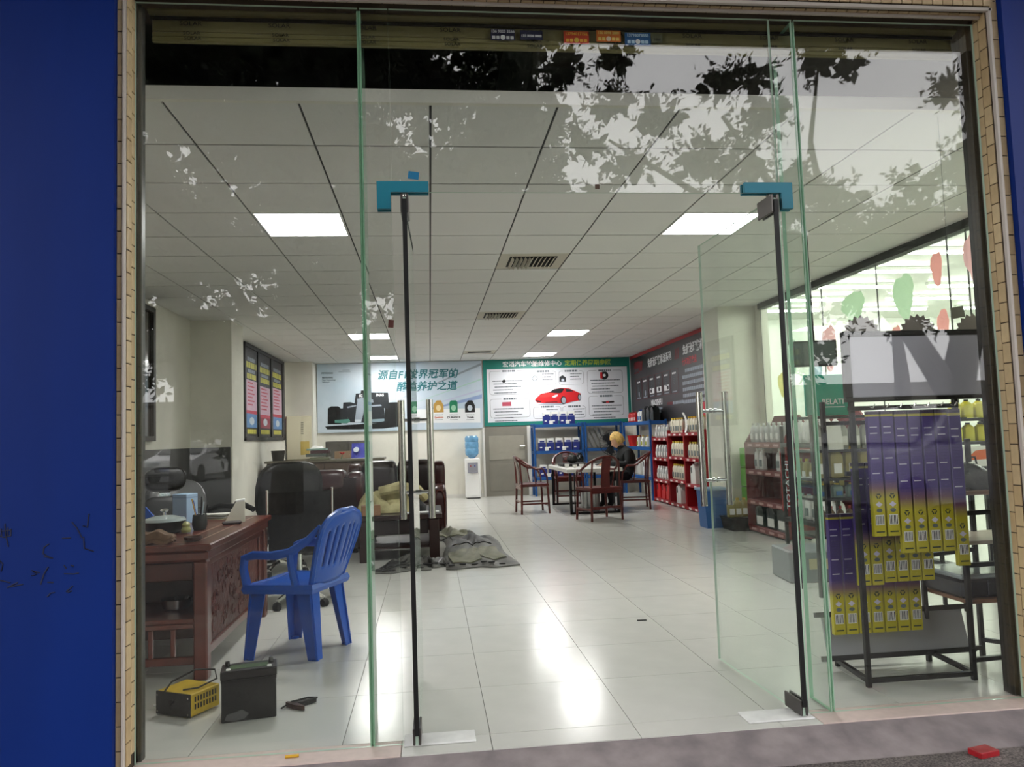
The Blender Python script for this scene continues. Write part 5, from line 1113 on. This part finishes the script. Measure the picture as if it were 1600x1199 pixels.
for k in range(2): part('glove', MB().grid(lambda a, b, k=k: (-.11+.22*a, -.05+.1*b, .012+.022*k+.03*math.sin(PI*a)**.5*math.sin(PI*b)**.5+.008*math.sin(14*a+5*k)+.006*math.sin(11*b)), 14, 8, thick=.012), mat('glove_brown', (96,70,48), .8, var=.2, vscale=30), t, True)
t = thing('pen_pot', 'dark pot with pens and a small plant on the desk', 'pen pot', (-1.39, 4.82, DZ)); part('pot', MB().lathe([(.035,0),(.045,.03),(.04,.09),(.036,.09),(.03,.01)],14), mat('pot_dark', (40,42,40), .4), t, True)
for k in range(5): part('pen', MB().cyl((.01*math.cos(k*1.3),.01*math.sin(k*1.3),.02),(.05*math.cos(k*1.3),.04*math.sin(k*1.3),.15+.012*k),.004,n=6), [black_matte, silver_ink, mat('pen_blue',(40,70,150),.4), gold_ink, black_matte][k], t)
solo('small_figurine', MB().lathe([(.0,0),(.025,.005),(.03,.02),(.02,.035),(.024,.05),(.012,.065),(0,.068)],12), mat('figurine_jade', (150,150,96), .35), 'small yellowish stone figurine beside the pan', 'figurine', (-1.42, 4.66, DZ), smooth=True)
solo('leather_case', MB().rbox(-.06,-.02,0,.06,.02,.022,.009), mat('case_dark', (44,26,22), .4), 'dark leather case before the tissue packet', 'case', (-1.26, 5.05, DZ), R(14))
solo('ashtray', MB().lathe([(.03,0),(.045,.008),(.048,.025),(.042,.025),(.03,.008),(0,.007)],14), mat('ash_brown', (60,34,26), .4), 'small brown ashtray near the desk corner', 'ashtray', (-1.26, 4.25, DZ), smooth=True)
t = thing('paper_pile', 'untidy low pile of papers at the back of the desk', 'papers', (-1.52, 5.5, DZ))
for k in range(6): part('sheet', MB().box(-.14,-.06,.006*k,.14,.06,.006*k+.003, T=Matrix.Rotation(R(random.uniform(-25,25)),4,'Z')), mat('sheet_%d' % (k % 3), [(190,186,150),(150,150,140),(206,204,196)][k % 3], .6), t)
t = thing('blue_folder', 'bright blue triangular file stand on the desk', 'file', (-1.8, 5.1, DZ), R(-20)); part('folder', MB().prism([(0,0),(.13,0),(0,.13)], -.004, .004, 'y'), mat('folder_blue', (36,92,190), .4), t); part('holder', MB().prism([(0,0),(.13,0),(0,.09)], .008, .05, 'y'), black_matte, t)
solo('steel_bowl', MB().lathe([(.05,0),(.07,.01),(.08,.055),(.083,.057),(.075,.055),(.06,.012),(0,.01)],20), chrome, 'shiny steel bowl on the open shelf of the desk', 'bowl', (-1.4, 4.42, .3105), smooth=True)

# ------------------------------------------------------------------ blue plastic chair
bplast = mat('plastic_blue', (2,76,172), .32, spec=.38)
t = thing('plastic_chair', 'blue plastic armchair drawn up to the desk', 'chair', (-.77, 4.61, 0), R(67))
def seatfn(a, b):
    y_ = -.19+.4*b; hw = .185+.045*b; x_ = (a-.5)*2*hw
    z_ = .41-.018*math.cos((a-.5)*PI)*math.sin(b*PI)-(.02*max(0,(b-.85)/.15)**2)
    return (x_, y_, z_)
part('seat', MB().grid(seatfn, 9, 10, thick=.016), bplast, t, True)
part('seat_skirt', MB().tube([(-.19,-.19,.385),(-.235,.2,.385),(0,.215,.375),(.235,.2,.385),(.19,-.19,.385)], .026, 6, closed=True, flat=1.1), bplast, t, True)
for sx_, sy_ in ((-1,1),(1,1),(-1,-1),(1,-1)):
    x0_, y0_ = (sx_*.205, sy_*.175) if sy_ > 0 else (sx_*.165, -.165); x1_, y1_ = (sx_*.24, sy_*.2) if sy_ > 0 else (sx_*.185, -.215)
    b = MB()
    for dx, dy in ((.035,.006),(.006,.035)):
        v = []
        for (cx_, cy_, z_, k_) in ((x1_,y1_,0,.7),(x0_,y0_,.4,1.25)):
            v += [(cx_-(dx if sx_ > 0 else .004)*k_*2*(dx > .01)-.004, cy_-(dy if sy_ > 0 else .004)*k_*2*(dy > .01)-.004, z_), (cx_+(dx if sx_ < 0 else .004)*k_*2*(dx > .01)+.004, cy_-(dy if sy_ > 0 else .004)*k_*2*(dy > .01)-.004, z_),
                  (cx_+(dx if sx_ < 0 else .004)*k_*2*(dx > .01)+.004, cy_+(dy if sy_ < 0 else .004)*k_*2*(dy > .01)+.004, z_), (cx_-(dx if sx_ > 0 else .004)*k_*2*(dx > .01)-.004, cy_+(dy if sy_ < 0 else .004)*k_*2*(dy > .01)+.004, z_)]
        b.add(v, [(0,1,2,3),(4,5,6,7),(0,1,5,4),(1,2,6,5),(2,3,7,6),(3,0,4,7)])
    part('leg', b, bplast, t); part('foot', MB().lathe([(.024,0),(.026,.008),(.02,.014)],10,c=(x1_-sx_*.018,y1_-sy_*.018,0)), bplast, t)
def backpt(u, v):
    y_ = -.175-.13*v-.05*(1-(2*u-1)**2)*.6; hw = .165+.055*math.sin(min(1,v*1.25)*PI/2)
    if v > .72: hw *= math.sqrt(max(0,1-((v-.72)/.30)**2))
    return ((2*u-1)*hw, y_, .40+.40*v)
def backpanel():
    nu, nv = 23, 20; b = MB(); vs_ = []
    for i in range(nu+1):
        for j in range(nv+1): vs_.append(backpt(i/nu, j/nv))
    fs_ = []
    for i in range(nu):
        for j in range(nv):
            v_ = j/nv; slot = (i in (3,6,9,13,16,19)) and .2 < v_ < [.0,.74,.78,.8,.8,.78,.74][{3:1,6:2,9:3,13:4,16:5,19:6}[i]]
            if not slot: fs_.append((i*(nv+1)+j,(i+1)*(nv+1)+j,(i+1)*(nv+1)+j+1,i*(nv+1)+j+1))
    b.add(vs_, fs_); return b
o = part('backrest', backpanel(), bplast, t, True); md_ = o.modifiers.new('Solidify', 'SOLIDIFY'); md_.thickness = .012; md_.offset = 0
rim = [backpt(0, v/14) for v in range(15)]+[backpt(1, v/14) for v in range(14, -1, -1)]
part('back_rim', MB().tube(rim, .016, 6), bplast, t, True)
for sx_ in (-1,1):
    part('armrest', MB().tube([(sx_*.225,.195,.4),(sx_*.25,.2,.5),(sx_*.258,.185,.56),(sx_*.262,.12,.578),(sx_*.262,.0,.578),(sx_*.25,-.1,.595),(sx_*.228,-.2,.66),(sx_*.215,-.27,.735)], .03, 8, rs=[.026,.024,.026,.03,.03,.028,.022,.012], flat=.55), bplast, t, True)
    part('arm_stay', MB().tube([(sx_*.2,-.1,.405),(sx_*.235,-.1,.5),(sx_*.25,-.1,.585)], .022, 6, flat=.6), bplast, t, True)

# ------------------------------------------------------------------ battery and charger on the floor
t = thing('car_battery', 'black car battery with a green top label on the floor', 'battery', (-.82, 3.565, 0), R(11))
part('case', MB().rbox(-.113,-.062,0,.113,.062,.19,.004), mat('battery_black', (13,14,14), .45, var=.5, vscale=7), t); part('lid', MB().rbox(-.117,-.066,.178,.117,.066,.215,.004), black_metal, t); part('top_label', MB().box(-.08,-.03,.215,.08,.03,.2158), mat('label_green', (52,84,40), .4), t)
for sx_ in (-1,1): part('terminal', MB().cyl((sx_*.092,.03,.215),(sx_*.092,.03,.236),.011,.009,n=12), black_metal if sx_ < 0 else mat('lead', (90,90,88), .5, metal=.6), t); part('cell_plug', MB().rbox(sx_*.085-.01,-.05,.215,sx_*.085+.01,-.03,.221,.003), lab_white, t)
part('dried_stain', MB().prism([(-.1,.012),(-.07,.004),(-.02,.01),(.0,.03),(-.03,.05),(-.06,.04),(-.09,.035)], -.0627, -.062, 'y'), mat('stain_grey', (84,84,84), .8), t)
part('side_rib', MB().box(-.115,-.064,.168,.115,.064,.178), black_matte, t)
t = thing('battery_charger', 'yellow battery charger box with a black front beside the battery', 'charger', (-1.12, 3.68, 0), R(-29))
yl = mat('charger_yellow', (196,164,40), .45, var=.12, vscale=20)
part('case', MB().rbox(-.1,-.075,.008,.1,.095,.105,.004), yl, t); part('front_panel', MB().rbox(-.102,-.082,.006,.102,-.075,.107,.003), mat('charger_black', (24,24,24), .5), t)
for r_ in range(2):
    for k in range(8): part('vent_slot', MB().box(.0999,-.055+.017*k,.035+.032*r_,.1006,-.046+.017*k,.058+.032*r_), black_matte, t)
for k in range(4): part('screw', MB().cyl((-.09+.18*(k % 2),-.082,.02+.07*(k//2)),(-.09+.18*(k % 2),-.084,.02+.07*(k//2)),.004,n=8), steel, t)
part('power_knob', MB().cyl((.0,-.082,.07),(.0,-.094,.07),.01,n=10), black_matte, t)
solo('charger_cable', MB().tube([(-1.2,3.62,.108),(-1.18,3.66,.14),(-1.1,3.74,.165),(-1.02,3.76,.155),(-1.0,3.72,.125),(-1.06,3.64,.112),(-1.12,3.62,.112)], .004, 6), black_matte, 'black cable looped over the yellow charger', 'cable', smooth=True)
t = thing('jumper_clamps', 'pair of dark clamps on a black lead beside the battery', 'clamps', (-.62, 3.62, 0))
part('lead', MB().tube([(-.07,-.02,.01),(-.04,.06,.01),(.03,.1,.012),(.07,.09,.012),(.02,.05,.012),(-.02,.03,.012)], .004, 6), black_matte, t, True)
for k in range(2): part('clamp', MB().prism([(-.06,-.006),(0,-.014),(.05,-.006),(.06,0),(.05,.006),(0,.014),(-.06,.006)], .002, .022, 'z', T=Matrix.Translation((-.01+.03*k,-.01+.04*k,0)) @ Matrix.Rotation(R(-40+70*k),4,'Z')), [mat('clamp_brown', (60,34,28), .5), black_matte][k], t)
solo('white_cable', MB().tube([(-1.27,3.72,.004),(-1.22,3.76,.004),(-1.24,3.8,.004),(-1.3,3.78,.004)], .004, 6), pure_white, 'short white cable on the floor at the left jamb', 'cable', smooth=True)
solo('yellow_stub', MB().cyl((-.025,0,.006),(.025,.004,.006),.006,n=8), mat('stub_yellow', (206,160,40), .5), 'tiny yellow stub on the stone sill', 'litter', (-.55, 3.06, .001))
solo('dark_scrap', MB().rbox(-.03,-.008,0,.03,.008,.006,.002), black_matte, 'small dark scrap on the open floor', 'litter', (1.3, 4.8, .001), R(-5))
solo('red_packet', MB().grid(lambda a, b: (-.05+.1*a, -.05+.12*b, .01+.035*math.sin(PI*a)*math.sin(PI*b)+.006*math.sin(17*a+9*b)), 8, 8, thick=.01), mat('packet_red', (196,30,34), .35), 'crumpled red packet on the floor behind the blue chair', 'packet', (-.84, 7.02, .001), smooth=True)

# ------------------------------------------------------------------ office chairs
leather_b = mat('leather_black', (13,13,14), .4, spec=.35, bump=.1, bscale=60); leather_g = mat('leather_glossy_black', (48,48,50), .25, spec=.7, bump=.08, bscale=25); mesh_b = mat('mesh_black', (12,12,13), .75, var=.2, vscale=90)
def cushion(x0,y0,z0,x1,y1,z1,puff=.03,T=None,e1=.35,e2=.5):
    cx_, cy_, cz_ = (x0+x1)/2,(y0+y1)/2,(z0+z1)/2; ex, ey, ez = (x1-x0)/2,(y1-y0)/2,(z1-z0)/2; n, m_ = 20, 12; b = MB()
    def sp(v_, e): return math.copysign(abs(v_)**e, v_)
    def fn(a, t_):
        th_, ph = PI*(t_-.5), 2*PI*a
        return (cx_+ex*sp(math.cos(th_),e1)*sp(math.cos(ph),.35), cy_+ey*sp(math.cos(th_),.35)*sp(math.sin(ph),.35), cz_+ez*sp(math.sin(th_),e2))
    return MB().grid(fn, n+1, m_, T=T)
def star_base(t):
    for k in range(5):
        a = R(72*k+18); part('base_arm', MB().tube([(0,0,.1),(.14*math.cos(a),.14*math.sin(a),.095),(.28*math.cos(a),.28*math.sin(a),.065)], .02, 6, rs=[.026,.02,.014]), chrome, t, True)
        part('caster', MB().cyl((.28*math.cos(a)-.02*math.sin(a),.28*math.sin(a)+.02*math.cos(a),.028),(.28*math.cos(a)+.02*math.sin(a),.28*math.sin(a)-.02*math.cos(a),.028),.028,n=12), black_matte, t)
    part('gas_column', MB().cyl((0,0,.08),(0,0,.38),.025), chrome, t)
def exec_chair(label, loc, rz, hgt, m, wide=.27, headrest=False, arms=True):
    t = thing('office_chair', label, 'office chair', loc, rz); star_base(t)
    part('seat', cushion(-wide,-.26,.38,wide,.26,.5), m, t, True)
    tilt = Matrix.Translation((0,-.24,.46)) @ Matrix.Rotation(R(12),4,'X')
    part('backrest', cushion(-wide,-.07,0,wide,.06,hgt-.5-(.16 if headrest else 0),T=tilt,e1=.55,e2=.75), m, t, True)
    part('back_seam', MB().box(-wide*.8,.055,(hgt-.5)*.4,wide*.8,.064,(hgt-.5)*.4+.006,T=tilt), black_matte, t)
    if headrest: part('headrest', cushion(-wide*.75,-.06,hgt-.62,wide*.75,.07,hgt-.44,T=tilt,e1=.55,e2=.7), m, t, True); part('headrest_stem', MB().box(-.04,-.05,hgt-.7,.04,-.03,hgt-.5,T=tilt), chrome, t)
    if arms:
        for s_ in (-1,1): part('armrest', MB().tube([(s_*wide,.15,.45),(s_*(wide+.04),.17,.6),(s_*(wide+.045),.1,.66),(s_*(wide+.045),-.12,.66),(s_*wide,-.24,.62)], .024, 7), black_matte, t, True)
    return t
exec_chair('black office chair with a headrest behind the desk', (-1.92, 5.95, 0), R(205), 1.02, leather_b, .2, True)
exec_chair('glossy grey black leather armchair beyond the desk', (-1.98, 6.75, 0), R(228), .95, mat('leather_sheen', (84,84,86), .22, spec=.8, bump=.1, bscale=18), .27)
exec_chair('large black leather chair turned away before the pier', (-1.42, 7.35, 0), R(30), 1.08, leather_b, .3)
t = thing('mesh_office_chair', 'black mesh back office chair with chrome frame behind the blue chair', 'office chair', (-1.0, 5.95, 0), R(12)); star_base(t)
part('seat', cushion(-.23,-.22,.38,.23,.24,.45), leather_b, t, True)
part('mesh_back', MB().grid(lambda a, b: (-.215+.43*a, -.22-.05*b-.03*math.sin(PI*a), .42+.42*b), 8, 8, thick=0).grid(lambda a, b: (-.215+.43*a, -.232-.05*b-.03*math.sin(PI*a), .42+.42*b), 8, 8), mesh_b, t)
for s_ in (-1,1):
    part('back_tube', MB().tube([(s_*.225,.1,.4),(s_*.225,-.16,.39),(s_*.225,-.215,.44),(s_*.225,-.275,.86)], .01, 7), chrome, t, True)
    part('arm_loop', MB().tube([(s_*.24,-.24,.64),(s_*.25,-.05,.63),(s_*.25,.12,.62),(s_*.245,.17,.58),(s_*.235,.16,.42)], .011, 7), chrome, t, True); part('arm_pad', MB().rbox(s_*.25-.022,-.12,.635,s_*.25+.022,.12,.655,.008), black_matte, t)
solo('white_sheet', MB().grid(lambda a, b: (-.07+.14*a, -.05+.1*b, .002+.01*math.sin(5*a+3*b)+.012*a*b), 6, 5, thick=.002), pure_white, 'crumpled white paper lying on the mesh chair seat', 'paper', (-1.1, 6.02, .4555), R(20), smooth=True)

# ------------------------------------------------------------------ sofas and low table
sofa_m = mat('leather_maroon', (58,18,18), .3, spec=.6, var=.2, vscale=5, bump=.08, bscale=30); sofa_d = mat('leather_dark', (34,16,15), .3, spec=.6, bump=.08, bscale=30)
def sofa(label, loc, rz, w_, d_, seats, top, m):
    t = thing('leather_sofa', label, 'sofa', loc, rz, 'dark leather sofas')
    part('base', MB().rbox(-w_/2+.1,-d_/2+.05,.04,w_/2-.1,d_/2,.26,.02), sofa_d, t)
    sw = (w_-.34)/seats
    for k in range(seats):
        x0_ = -w_/2+.17+sw*k
        part('seat_cushion', cushion(x0_+.005,-d_/2,.24,x0_+sw-.005,d_/2-.2,.43), m, t, True)
        part('back_cushion', cushion(x0_+.005,d_/2-.3,.38,x0_+sw-.005,d_/2-.04,top), m, t, True)
        part('head_roll', cushion(x0_+.01,d_/2-.28,top-.2,x0_+sw-.01,d_/2+.02,top+.02), m, t, True)
    for s_ in (-1,1):
        x_ = s_*(w_/2-.085)
        part('arm', cushion(x_-.09,-d_/2,.02,x_+.09,d_/2-.02,.6), sofa_m, t, True); part('arm_trim', MB().tube([(x_-.055,-d_/2-.004,.08),(x_-.06,-d_/2-.006,.42),(x_-.03,-d_/2-.006,.54),(x_+.03,-d_/2-.006,.54),(x_+.06,-d_/2-.006,.42),(x_+.055,-d_/2-.004,.08)], .008, 6), maho, t, True)
        part('wing', cushion(x_-.085,d_/2-.32,.5,x_+.085,d_/2-.0,top-.01), sofa_m, t, True)
    part('back_panel', MB().rbox(-w_/2+.05,d_/2-.06,.05,w_/2-.05,d_/2,top-.06,.02), sofa_d, t)
    for xx in (-w_/2+.1,w_/2-.1):
        for yy in (-d_/2+.08,d_/2-.08): part('foot', MB().cyl((xx,yy,0),(xx,yy,.05),.03), black_matte, t)
sofa('dark maroon leather sofa facing the door behind the floor mats', (-.45, 10.15, 0), 0, 1.28, .85, 2, .9, sofa_d)
sofa('maroon leather sofa with its back to the door beside the pier', (-1.28, 8.75, 0), PI, 1.1, .8, 2, .87, sofa_m)
t = thing('low_table', 'dark wooden low table loaded with clothes before the sofa', 'table', (-.32, 8.15, 0))
tm = mat('table_dark', (40,22,18), .35, var=.2, vscale=12)
part('tabletop', MB().rbox(-.42,-.5,.4,.42,.5,.45,.008), tm, t); part('lower_shelf', MB().rbox(-.38,-.46,.12,.38,.46,.14,.004), tm, t)
for xx in (-.34,.34):
    for yy in (-.44,.44): part('leg', MB().rbox(xx-.05,yy-.05,0,xx+.05,yy+.05,.4,.006), tm, t)
part('drawer', MB().rbox(-.28,-.46,.26,.28,-.44,.4,.004), mat('table_drawer', (30,18,16), .4), t)
t = thing('jacket_pile', 'cream and black jacket heaped on the low table', 'clothes', (-.42, 8.25, .452))
def heap(x0,x1,y0,y1,h_,sd,nu=22,nv=16):
    r_ = random.Random(sd); ph = [r_.uniform(0,6) for _ in range(6)]
    return MB().grid(lambda a, b: (x0+(x1-x0)*a, y0+(y1-y0)*b, .01+h_*(math.sin(PI*a)*math.sin(PI*b))**.45*(.7+.2*math.sin(8*a+ph[0]+3*b)+.16*math.sin(13*b+ph[1]+4*a)+.14*abs(math.sin(19*a+7*b+ph[2])))), nu, nv, thick=.008)
part('dark_cloth', heap(-.35,.36,-.3,.3,.2,1), mat('cloth_black', (22,22,24), .8), t, True); part('cream_cloth', heap(-.34,.22,-.36,-.02,.26,2,40,26), mat('cloth_cream', (206,198,150), .75, var=.25, vscale=9, c2=(150,140,100)), t, True); part('cream_sleeve', MB().tube([(-.1,-.3,.22),(.1,-.34,.26),(.28,-.3,.22),(.36,-.26,.12)], .05, 8, rs=[.05,.06,.055,.045]), MATS['cloth_cream'], t, True)
solo('cardboard_box', MB().rbox(-.09,-.07,0,.09,.07,.1,.004), mat('cardboard', (140,104,76), .7), 'brown cardboard box at the front corner of the low table', 'box', (-.6, 7.75, .4505), R(8))
solo('white_stick', MB().cyl((0,0,.01),(.32,.05,.01),.01,n=8), pure_white, 'white rod on the low table beside the jacket', 'rod', (-.25, 7.72, .452))

# ------------------------------------------------------------------ rumpled grey car mats on the floor
mat_g = mat('mat_grey', (84,84,80), .55, var=.35, vscale=9, bump=.4, bscale=45); mat_l = mat('mat_olive', (112,112,92), .6, var=.25, vscale=12, bump=.4, bscale=50); mat_d = mat('mat_dark', (44,44,44), .5)
def rug(label, cx_, cy_, poly, sd, pads):
    """quad outline poly = 4 corners (metres around the centre)"""
    r_ = random.Random(sd); ph = [r_.uniform(0,6) for _ in range(8)]
    t = thing('car_mat', label, 'car mat', (cx_, cy_, 0), 0, 'grey car mats on the floor')
    def fn(a, b, s_=1.0, lift=0.0, u0=0, u1=1, v0=0, v1=1):
        a, b = u0+(u1-u0)*a, v0+(v1-v0)*b
        P0, P1, P2, P3 = [Vector(q) for q in poly]; p_ = P0*(1-a)*(1-b)+P1*a*(1-b)+P2*a*b+P3*(1-a)*b
        e = .03*math.sin(9*b+ph[0])+.03*math.sin(11*a+ph[1])
        z_ = .012+(.055+.04*math.sin(6*b+ph[2]))*abs(math.sin(7*a+4*b+ph[3]))*math.sin(PI*min(1,max(0,a)))**.6*math.sin(PI*b)**.5+.02*abs(math.sin(17*a-9*b+ph[4]))*math.sin(PI*a)*math.sin(PI*b)
        return (p_.x+e*.6, p_.y+e, z_+lift)
    part('mat_body', MB().grid(lambda a, b: fn(a, b), 30, 30, thick=.01), mat_g, t, True)
    for (u0,u1,v0,v1,m_) in pads: part('mat_pad', MB().grid(lambda a, b: fn(a, b, lift=.012, u0=u0, u1=u1, v0=v0, v1=v1), 18, 18, thick=.008), m_, t, True)
    for k in range(6):
        a = .1+.14*k; part('edge_clip', MB().rbox(-.03,-.012,0,.03,.012,.012,.003, T=Matrix.Translation((fn(a,.04)[0],fn(a,.04)[1],fn(a,.04)[2]))), mat_d, t)
rug('grey green car mat sprawled on the open floor, the rightmost', .42, 8.0, [(-.32,-1.0),(.34,-.98),(.26,1.3),(-.28,1.1)], 3, [(.12,.5,.08,.45,mat_l),(.5,.9,.15,.5,mat_l),(.15,.85,.6,.9,mat_d)])
rug('dark grey car mat before the low table, the nearest', -.28, 7.35, [(-.3,-.42),(.26,-.3),(.24,.5),(-.16,.2)], 4, [(.1,.6,.1,.6,mat_d),(.55,.95,.3,.8,mat_g)])
rug('crumpled grey car mat between the low table and the sofa', .22, 9.22, [(-.3,-.25),(.3,-.2),(.26,.3),(-.26,.3)], 5, [(.2,.8,.2,.8,mat_l)])
rug('glossy dark car mat folded against the low table', -.0, 7.38, [(-.12,-.2),(.14,-.25),(.12,.2),(-.1,.2)], 8, [(.2,.8,.2,.7,mat('mat_sheen', (120,120,120), .25))])

# ------------------------------------------------------------------ counter at the back left
t = thing('low_cabinet', 'long dark cabinet behind the sofas along the left corner', 'cabinet', (-1.72, 12.75, 0))
part('carcass', MB().rbox(-.85,-.3,.06,.95,.3,.88,.006), mat('cabinet_dark', (60,48,42), .45), t); part('cabinet_top', MB().rbox(-.88,-.33,.88,.98,.33,.915,.004), mat('cabinet_top', (96,92,80), .4), t)
for k in range(4):
    d_ = part('cabinet_door', MB().rbox(-.84+.445*k,-.315,.1,-.41+.445*k,-.3,.85,.004), mat('cabinet_door', (70,56,48), .45), t); part('knob', MB().cyl((-.46+.445*k,-.315,.5),(-.46+.445*k,-.335,.5),.012,n=8), steel, d_)
part('plinth', MB().box(-.8,-.25,0,.9,.28,.06), black_matte, t)
CT = .9155
t = thing('air_cooler', 'tall cream appliance with a grey side on the back cabinet', 'appliance', (-2.16, 12.95, CT), R(14))
part('housing', MB().rbox(-.2,-.17,0,.2,.2,.72,.012), mat('cream_plastic', (214,206,180), .5), t); part('side_sheet', MB().box(-.204,-.15,.02,-.2,.18,.68), mat('appliance_grey', (96,98,100), .5), t); part('front_sticker', MB().box(.02,-.173,.08,.16,-.17,.3), mat('sticker_gold', (196,170,90), .5), t)
for k in range(6): part('button', MB().box(.03,-.174,.42+.035*k,.07,-.17,.44+.035*k), mat('button_grey', (150,146,130), .5), t)
t = thing('document_pile', 'pile of folders and boxes with white cloth on the back cabinet', 'folders', (-1.75, 12.55, CT))
for k, (c, w_, hh) in enumerate((((96,100,80),.3,.04),((70,80,76),.32,.05),((60,34,40),.28,.05),((120,150,140),.3,.03))): part('folder', MB().rbox(-w_/2-.05*(k % 2),-.14,.05*k if k else 0,w_/2-.05*(k % 2),.14,.05*k+hh-.002,.004), mat('folder_%d' % k, c, .5), t)
part('cloth', heap(-.15,.05,-.1,.1,.05,6,10,10), pure_white, t, True, loc=(0,0,.17))
solo('dark_bucket', MB().lathe([(.09,0),(.11,.16),(.115,.165),(.1,.16),(.08,.01)],16), mat('bucket_grey', (56,56,54), .5), 'dark grey bucket at the left end of the back cabinet', 'bucket', (-2.42, 12.6, CT), smooth=True)
solo('wooden_tray', MB().rbox(-.14,-.02,0,.14,.02,.12,.004), mat('tray_tan', (150,126,100), .6), 'tan wooden panel standing on the back cabinet', 'panel', (-1.42, 12.8, CT), R(5))
t = thing('red_flower', 'red paper flower on the back cabinet', 'flower', (-1.42, 12.5, CT))
part('stem', MB().cyl((0,0,0),(.02,0,.06),.006,n=6), grn_ink, t)
for k in range(6): part('petal', MB().prism([(0,-.006),(.04,-.02),(.06,0),(.04,.02),(0,.006)], -.002, .002, 'z', T=Matrix.Translation((.02,0,.07)) @ Matrix.Rotation(R(60*k),4,'Z') @ Matrix.Rotation(R(-35),4,'Y')), red_ink, t)
t = thing('desk_calendar', 'blue and violet stand calendar on the back cabinet', 'calendar', (-1.12, 12.5, CT), R(-8))
part('page', MB().prism([(-.06,0),(.06,0),(.0,.24)], -.13, .13, 'x'), mat('calendar_blue', (70,74,170), .5, var=.3, vscale=12), t); part('moon_print', MB().cyl((-.05,-.052,.14),(-.05,-.054,.141),.045,n=18), lt, t); part('base_strip', MB().rbox(-.14,-.07,-.002,.14,.07,.004,.002), pure_white, t)
t = thing('dark_cabinet', 'dark grey metal cabinet against the back wall under the racing poster', 'cabinet', (-1.55, 15.05, 0))
part('body', MB().rbox(-.42,-.25,.03,.42,.25,1.2,.01), mat('cabinet_grey', (104,102,98), .35, metal=.4), t); part('door_leaf', MB().rbox(-.4,-.262,.06,-.005,-.25,1.17,.004), MATS['cabinet_grey'], t); part('door_leaf', MB().rbox(.005,-.262,.06,.4,-.25,1.17,.004), MATS['cabinet_grey'], t); part('handle', MB().box(-.03,-.275,.55,-.02,-.262,.7), steel, t); part('plinth', MB().box(-.4,-.22,0,.4,.22,.03), black_matte, t)
